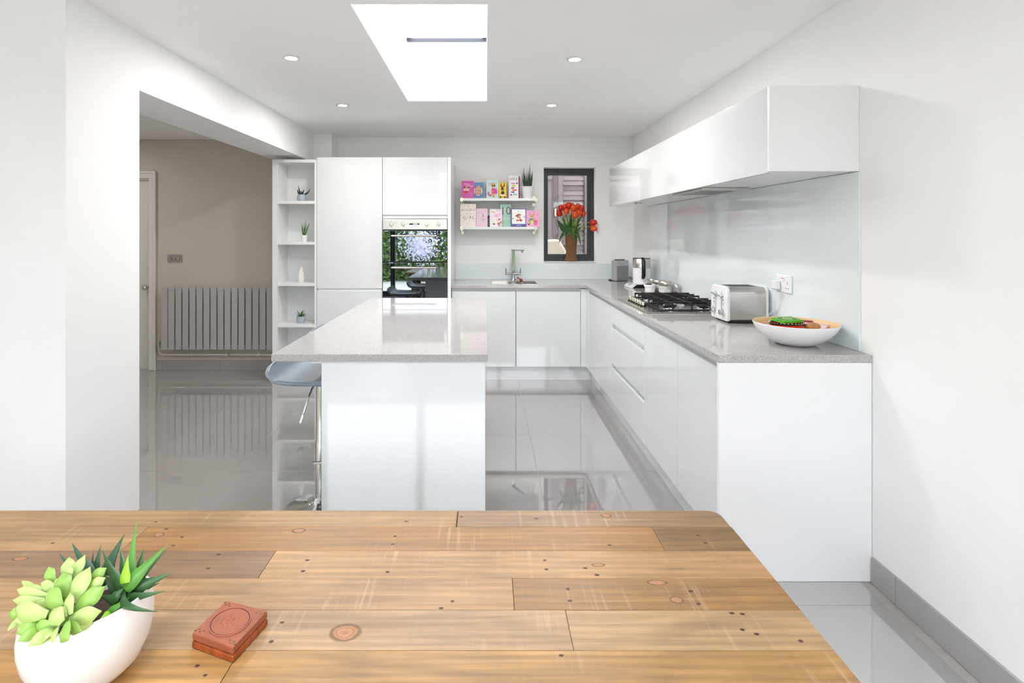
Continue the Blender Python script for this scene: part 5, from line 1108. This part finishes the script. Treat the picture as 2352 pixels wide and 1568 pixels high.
# ------------------------------------------------------------------ recessed downlights
M_lampglow = mat('downlight_lens', (255, 250, 240), 0.3, emit=(255, 240, 220), estr=14.0)
dl_lab = {0: 'recessed ceiling downlight on the beam side, level with the skylight', 1: 'recessed ceiling downlight between the skylight and the wall cabinets', 2: 'recessed ceiling downlight before the larder, beyond the skylight', 3: 'recessed ceiling downlight before the tulip window, beyond the skylight', 4: 'unseen downlight added to light the adjoining room, by its side wall', 5: 'unseen downlight added to light the adjoining room, before the panelled door'}
dls = [(-1.129, Y(397)), (0.516, Y(394)), (-1.139, Y(289.7)), (0.518, Y(289.7)), (-4.0, 3.7), (-4.0, 4.9)]  # last two are out of view, added to brighten the adjoining room
for k, (x, y) in enumerate(dls):
    r = thing('downlight', dl_lab[k], 'downlight', (x, y, ZC if x > XL2 else 2.355), group='recessed ceiling downlights')
    MB().lathe([(0.034, -0.001), (0.036, -0.006), (0.046, -0.006), (0.0505, -0.002), (0.0505, -0.0003), (0.034, -0.0003)], n=32, cap=False).build('trim_ring', M_wood_white, r, local=True, smooth=50)
    MB().lathe([(0, -0.0028), (0.0345, -0.0028), (0.0345, -0.0008), (0, -0.0008)], n=24).build('lens', M_lampglow, r, local=True)
    l = bpy.data.lights.new('downlight_beam', 'AREA'); l.shape = 'DISK'; l.size = 0.066; l.energy = 5.9 if x > XL2 else 4.0; l.color = (1.0, 0.96, 0.91)
    o = bpy.data.objects.new('downlight_beam', l); COL.objects.link(o); o.parent = r; o.location = (0, 0, -0.007)

# ------------------------------------------------------------------ dining table
TZ = 0.76; hrel = CZ - TZ
def ty(py): return F * hrel / (py - VY)
TXR, TXL, TYF, TYN = 0.535, -1.32, ty(1170), 0.40
tb = thing('dining_table', 'rustic dining table of reclaimed pine boards', 'table', ((TXR + TXL) / 2, (TYF + TYN) / 2, 0))
rows = [ty(p) for p in (1170, 1209, 1264, 1327, 1400, 1492)]
while rows[-1] - 0.09 > TYN + 0.05: rows.append(rows[-1] - 0.09)
rows.append(TYN)
joints = [[(1050, 1190)], [(310, 1236), (1512, 1236)], [(613, 1296)], [(1179, 1364)], [(1308, 1445)], [(528, 1530)]] + [[] for _ in range(8)]
cols = [[(204, 164, 118), (190, 156, 122)], [(212, 170, 122), (196, 146, 92), (160, 126, 86)], [(172, 138, 106), (214, 170, 122)], [(210, 168, 124), (186, 142, 92)], [(204, 170, 134), (208, 174, 134)], [(214, 166, 106), (204, 160, 106)], [(206, 164, 114)], [(196, 152, 104)], [(208, 168, 120)]] + [[(200 + 4 * (q % 3), 158 + 5 * (q % 2), 112)] for q in range(6)]
planks = []
TH = 0.032
for i in range(len(rows) - 1):
    y1_, y0_ = rows[i], rows[i + 1]; xs_ = [TXL] + [(px - VX) * hrel / (py - VY) for px, py in joints[i]] + [TXR]
    for k in range(len(xs_) - 1):
        a, b2 = xs_[k], xs_[k + 1]; gp = 0.00025
        far, near = (i == 0), (i == len(rows) - 2)
        x0_, x1_ = a + gp, b2 - gp; ya, yb = y0_ + gp, y1_ - gp
        mb = MB(); rc = 0.028
        poly = [(x0_, ya), (x1_, ya), (x1_, yb), (x0_, yb)]
        def arc(cx_, cy_, a0): return [(cx_ + rc * math.cos(math.radians(a0 + 18 * q)), cy_ + rc * math.sin(math.radians(a0 + 18 * q))) for q in range(6)]
        if far and k == len(xs_) - 2: poly = [(x0_, ya), (x1_, ya)] + arc(x1_ - rc, yb - rc, 0) + [(x0_, yb)]
        dz = random.uniform(-0.0006, 0.0004)
        mb.prism(poly, 2, TZ - TH, TZ + dz)
        o = mb.build('plank', M_plank, tb, bev=0.001 if not (far or near) else 0.0035, seg=2)
        c_ = cols[i][min(k, len(cols[i]) - 1)]; o.color = tuple(q * f_ for q, f_ in zip(RGB(*c_)[:3], (0.68, 0.645, 0.57))) + (1,)
        planks.append((x0_, x1_, ya, yb, TZ + dz, o))
def on_table(px, py): y = ty(py); return PX(px, y), y
def mark(px, py, rx, ry, m, nm):
    x, y = on_table(px, py)
    for (a, b2, c, d, z, o) in planks:
        if a <= x <= b2 and c <= y <= d:
            n = 20; c0 = Vector((x, y, z)) - Vector(tb.location)
            mk = MB().prism([(rx * math.cos(6.2832 * q / n), ry * math.sin(6.2832 * q / n)) for q in range(n)], 2, 0.00005, 0.0002).build(nm, m, o, local=True, smooth=0)
            mk.location = c0; return
for px, py in [(933, 1197), (907, 1231), (902, 1249), (1400, 1251), (1603, 1229), (1620, 1246), (706, 1286), (696, 1311), (890, 1313), (1251, 1286), (1255, 1307), (1344, 1304), (1371, 1320), (1304, 1352), (1309, 1379), (1586, 1357), (1604, 1386), (1039, 1381), (1013, 1397), (648, 1429), (1681, 1407), (1705, 1409), (1705, 1445), (1738, 1455), (1839, 1471), (1289, 1504), (358, 1198), (382, 1214), (418, 1233), (398, 1252), (502, 1273), (478, 1305), (623, 1473), (453, 1529), (471, 1551), (121, 1247), (1232, 1190), (1060, 1186)]:
    mark(px, py, 0.0052 * random.uniform(0.8, 1.2), 0.0044 * random.uniform(0.8, 1.1), M_hole, 'nail_hole')
for px, py, s1, s2 in [(686, 1218, .011, .008), (1392, 1183, .009, .008), (793, 1452, .019, .017), (1509, 1337, .014, .007), (1554, 1377, .009, .008), (46, 1283, .012, .006), (365, 1227, .008, .008), (1374, 1297, .010, .005)]:
    mark(px, py, s1 * 1.6, s2 * 1.5, M_knot, 'knot')
MB().box(TXL + 0.06, TXR - 0.06, TYF - 0.075, TYF - 0.05, TZ - TH - 0.09, TZ - TH - 0.0005).build('apron', M_darkwood, tb, bev=0.003)
MB().box(TXL + 0.06, TXR - 0.06, TYN + 0.05, TYN + 0.075, TZ - TH - 0.09, TZ - TH - 0.0005).build('apron', M_darkwood, tb, bev=0.003)
for x in (TXL + 0.06, TXR - 0.085): MB().box(x, x + 0.025, TYN + 0.076, TYF - 0.076, TZ - TH - 0.09, TZ - TH - 0.0005).build('apron', M_darkwood, tb, bev=0.003)
for x in (TXL + 0.09, TXR - 0.165):
    for y in (TYN + 0.08, TYF - 0.155): MB().box(x, x + 0.075, y, y + 0.075, 0.0004, TZ - TH - 0.0006).build('leg', M_darkwood, tb, bev=0.004)

# carved wooden block box
q = [(520, 1377), (616, 1401), (535, 1487), (440, 1453)]; zt = TZ + 0.024
pts = [((px - VX) * (CZ - zt) / (py - VY), F * (CZ - zt) / (py - VY)) for px, py in q]
cx, cy = sum(p[0] for p in pts) / 4, sum(p[1] for p in pts) / 4
bxo = thing('carved_box', 'small reddish carved wooden box with an oval lid motif on the table', 'box', (cx, cy, TZ + 0.0006))
def shrink(f): return [(cx + (x - cx) * f, cy + (y - cy) * f) for x, y in pts]
MB().prism(shrink(1.0), 2, TZ + 0.0006, TZ + 0.0108).build('lower_tray', M_redwood2, bxo, bev=0.002)
MB().prism(shrink(0.95), 2, TZ + 0.0109, TZ + 0.0125).build('waist', M_redwood2, bxo)
lid = MB().prism(shrink(0.985), 2, TZ + 0.0126, zt).build('lid', M_redwood, bxo, bev=0.002)
u = (Vector(pts[1]) - Vector(pts[0]) + Vector(pts[2]) - Vector(pts[3])) / 4; v = (Vector(pts[0]) - Vector(pts[3]) + Vector(pts[1]) - Vector(pts[2])) / 4
def oval(f0, f1, z0, z1, n=40):
    mb = MB(); vs = []
    for k in range(n):
        a = 6.28318 * k / n
        for f, z in ((f0, z0), (f1, z0), (f1, z1), (f0, z1)):
            p = Vector((cx, cy)) + (u * math.cos(a) * 0.82 + v * math.sin(a) * 0.82) * f; vs.append((p.x, p.y, z))
    return mb.add(vs, [(k * 4 + j, ((k + 1) % n) * 4 + j, ((k + 1) % n) * 4 + (j + 1) % 4, k * 4 + (j + 1) % 4) for k in range(n) for j in range(4)])
oval(0.90, 0.97, zt - 0.001, zt + 0.0012).build('oval_bead', M_redwood, lid, smooth=60)
oval(0.0, 0.86, zt - 0.001, zt + 0.0007).build('oval_panel', M_redwood, lid, smooth=60)
for k in range(7):
    a = 0.8976 * k; c0 = Vector((cx, cy)) + (u * math.cos(a) + v * math.sin(a)) * (0.24 if k else 0.0)
    MB().ball((c0.x, c0.y, zt + 0.0004), 0.005, 0.005, 0.0018, 12, 6).build('carved_petal', M_redwood, lid, smooth=60)
oval(0.865, 0.895, zt - 0.001, zt + 0.0003).build('oval_groove', M_groove, lid)
for i_, p in enumerate(pts):
    for t_ in (0.16, 0.26):
        for s_ in (-1, 1):
            c0 = Vector(p).lerp(Vector((cx, cy)), t_) + Vector((u.x, u.y)).normalized() * 0.004 * s_
            MB().prism([(c0.x + 0.0021 * math.cos(1.2566 * k), c0.y + 0.0016 * math.sin(1.2566 * k)) for k in range(5)], 2, zt - 0.0005, zt + 0.0004).build('inlay', M_brass, lid)

# ------------------------------------------------------------------ succulent planter
PYc = 0.82; pxc = PX(203, PYc)
pln = thing('succulent_planter', 'white bowl planter of mixed succulents on the dining table', 'planter', (pxc, PYc, TZ + 0.0006))
def rim_h(a): return 0.104 + 0.014 * math.cos(a + 0.5)
NA = 64; vs = []; fs = []
prf = [(0.0, 0.0), (0.045, 0.0), (0.062, 0.06), (0.08, 0.20), (0.093, 0.42), (0.098, 0.62), (0.0985, 0.78), (0.096, 0.93), (0.0935, 0.995), (0.0915, 1.0), (0.0895, 0.99), (0.090, 0.9), (0.088, 0.72), (0.0, 0.70)]
K = len(prf)
for k in range(NA):
    a = 6.2831853 * k / NA; h = rim_h(a)
    for r, f in prf:
        hh = f * (0.104 * (1 - f) + h * f); vs.append((r * 0.84 * math.cos(a), r * 0.84 * math.sin(a), hh))
for k in range(NA):
    for j in range(K - 1): fs.append((k * K + j, ((k + 1) % NA) * K + j, ((k + 1) % NA) * K + j + 1, k * K + j + 1))
MB().add(vs, fs).build('bowl', M_ceramic, pln, local=True, smooth=50)
vs = [(0, 0, 0.092)]; fs = []
for k in range(NA):
    a = 6.2831853 * k / NA; vs.append((0.0745 * math.cos(a), 0.0745 * math.sin(a), rim_h(a) - 0.016))
    fs.append((0, k + 1, (k + 1) % NA + 1))
MB().add(vs, fs).build('soil', M_soil, pln, local=True, smooth=60)
def zp6(x, y): return x / 4.04, 1180 + y / 4.04
def fat(t): return max(0.04, (0.42 + 0.58 * math.sin(math.pi * min(1, t * 0.95) ** 1.15)) * (1 if t < 0.6 else max(0.0, 1 - ((t - 0.6) / 0.4) ** 2.2)))
def spike(t): return max(0.03, (1 - t ** 1.6) * (0.8 + 0.2 * math.sin(math.pi * min(1, t * 2))))
def sleaf(parent, tip, base, wz, yb, m, prof, thick, bow=0.0, yoff=0.0):
    tpx, tpy = zp6(*tip); bpx, bpy_ = zp6(*base); dyp = (bpy_ - tpy) / 1625.0
    yt = yb + (0.45 if dyp > 0 else 1.3) * dyp + yoff
    b = P(bpx, bpy_, yb); t_ = P(tpx, tpy, yt); w = wz * 1.12 / 4.04 / F * yb
    d = (t_ - b).normalized(); side = d.cross(Vector((0, -1, 0.35))); 
    if side.length < 0.05: side = Vector((1, 0, 0))
    nrm = side.normalized().cross(d)
    mb = MB(); blade(mb, b, t_, w, nrm * bow * (t_ - b).length, side, thick, prof, 9)
    return mb.build('leaf', m, parent, smooth=70)
ros = MB().lathe([(0, 0), (0.012, 0), (0.010, 0.03), (0, 0.035)], P(150, 1425, 0.785), 10).build('rosette_succulent', M_rose2, pln)
aloe = MB().lathe([(0, 0), (0.012, 0), (0.010, 0.02), (0, 0.022)], P(290, 1368, 0.825), 10).build('aloe_plant', M_aloed, pln)
haw = MB().lathe([(0, 0), (0.012, 0), (0.010, 0.02), (0, 0.022)], P(225, 1345, 0.86), 10).build('zebra_haworthia', M_leafd, pln)
light = [((450, 490), (505, 660), 100, .80), ((640, 400), (640, 600), 120, .81), ((640, 480), (640, 620), 85, .79), ((590, 540), (605, 770), 155, .775), ((790, 380), (685, 620), 90, .80), ((838, 490), (680, 820), 150, .77), ((990, 500), (835, 620), 90, .795), ((980, 590), (820, 700), 90, .785), ((915, 640), (790, 770), 70, .78), ((985, 670), (690, 905), 135, .765), ((945, 900), (645, 985), 135, .755), ((870, 1010), (675, 1030), 95, .755),
         ((640, 1172), (632, 1010), 140, .745), ((505, 1190), (560, 1040), 85, .75), ((250, 1230), (545, 1055), 105, .75), ((150, 1110), (410, 1010), 115, .755), ((140, 870), (440, 935), 150, .75), ((70, 1085), (190, 990), 50, .765), ((88, 920), (200, 930), 95, .775), ((118, 800), (410, 800), 85, .78), ((158, 700), (440, 760), 95, .785), ((460, 690), (565, 870), 150, .755), ((495, 880), (575, 1010), 145, .74), ((650, 730), (660, 930), 85, .75), ((405, 840), (470, 970), 95, .755), ((380, 640), (525, 690), 85, .79), ((330, 830), (460, 835), 85, .77), ((330, 1030), (500, 1030), 90, .745), ((270, 680), (430, 730), 80, .79), ((560, 860), (610, 960), 80, .748), ((160, 1180), (400, 1060), 90, .75), ((100, 1020), (330, 960), 95, .77), ((390, 1190), (520, 1060), 90, .75), ((760, 1090), (640, 1010), 95, .75), ((200, 620), (420, 740), 70, .80), ((520, 600), (560, 720), 100, .79), ((760, 620), (700, 760), 90, .785)]
for i, (t_, b, w, yb) in enumerate(light): sleaf(ros, t_, b, w, yb, M_rose if i % 3 else M_rose2, fat, 0.42, 0.10)
al = [((1270, 60), (1195, 690), 100, .825, 0, 0.02), ((1550, 290), (1165, 690), 125, .815, 0, 0.05), ((1590, 550), (1225, 700), 115, .825, 1, 0.06), ((1530, 715), (1130, 790), 90, .815, 1, 0.06), ((950, 335), (1135, 690), 100, .82, 1, 0.05), ((1190, 385), (1160, 640), 95, .812, 2, 0.05), ((1120, 310), (1155, 560), 75, .84, 1, 0.02), ((1335, 320), (1290, 500), 55, .845, 1, 0.02), ((1465, 905), (1150, 760), 100, .812, 1, 0.26), ((1200, 775), (1010, 930), 85, .79, 0, 0.08), ((915, 990), (1015, 915), 60, .785, 2, 0.05), ((1145, 690), (1060, 770), 75, .80, 1, 0.05), ((960, 560), (1095, 710), 105, .83, 1, 0.05), ((1200, 905), (1030, 950), 65, .79, 1, 0.05), ((930, 750), (1100, 810), 100, .81, 1, 0.05), ((1480, 640), (1260, 720), 70, .835, 1, 0.04), ((1545, 330), (1230, 690), 60, .83, 1, 0.04)]
AM = {0: M_aloe, 1: M_aloed, 2: mat('yellow_green_aloe_leaf', (140, 190, 40), 0.35, var=0.15, scale=20)}
for t_, b, w, yb, m, bw in al: sleaf(aloe, t_, b, w, yb, AM[m], spike, 0.4, bw)
M_haw = mat('dark_zebra_leaf', (46, 84, 58), 0.4, var=0.25, scale=30)
for t_, b, w, yb in [((670, 270), (850, 560), 105, .865), ((1160, 180), (970, 560), 105, .86), ((940, 285), (885, 530), 65, .875), ((550, 365), (720, 560), 65, .865), ((865, 355), (860, 540), 45, .88), ((1100, 300), (1005, 570), 75, .855), ((700, 470), (860, 590), 80, .85), ((760, 500), (920, 600), 90, .845)]:
    lf = sleaf(haw, t_, b, w, yb, M_haw, spike, 0.4, 0.03)
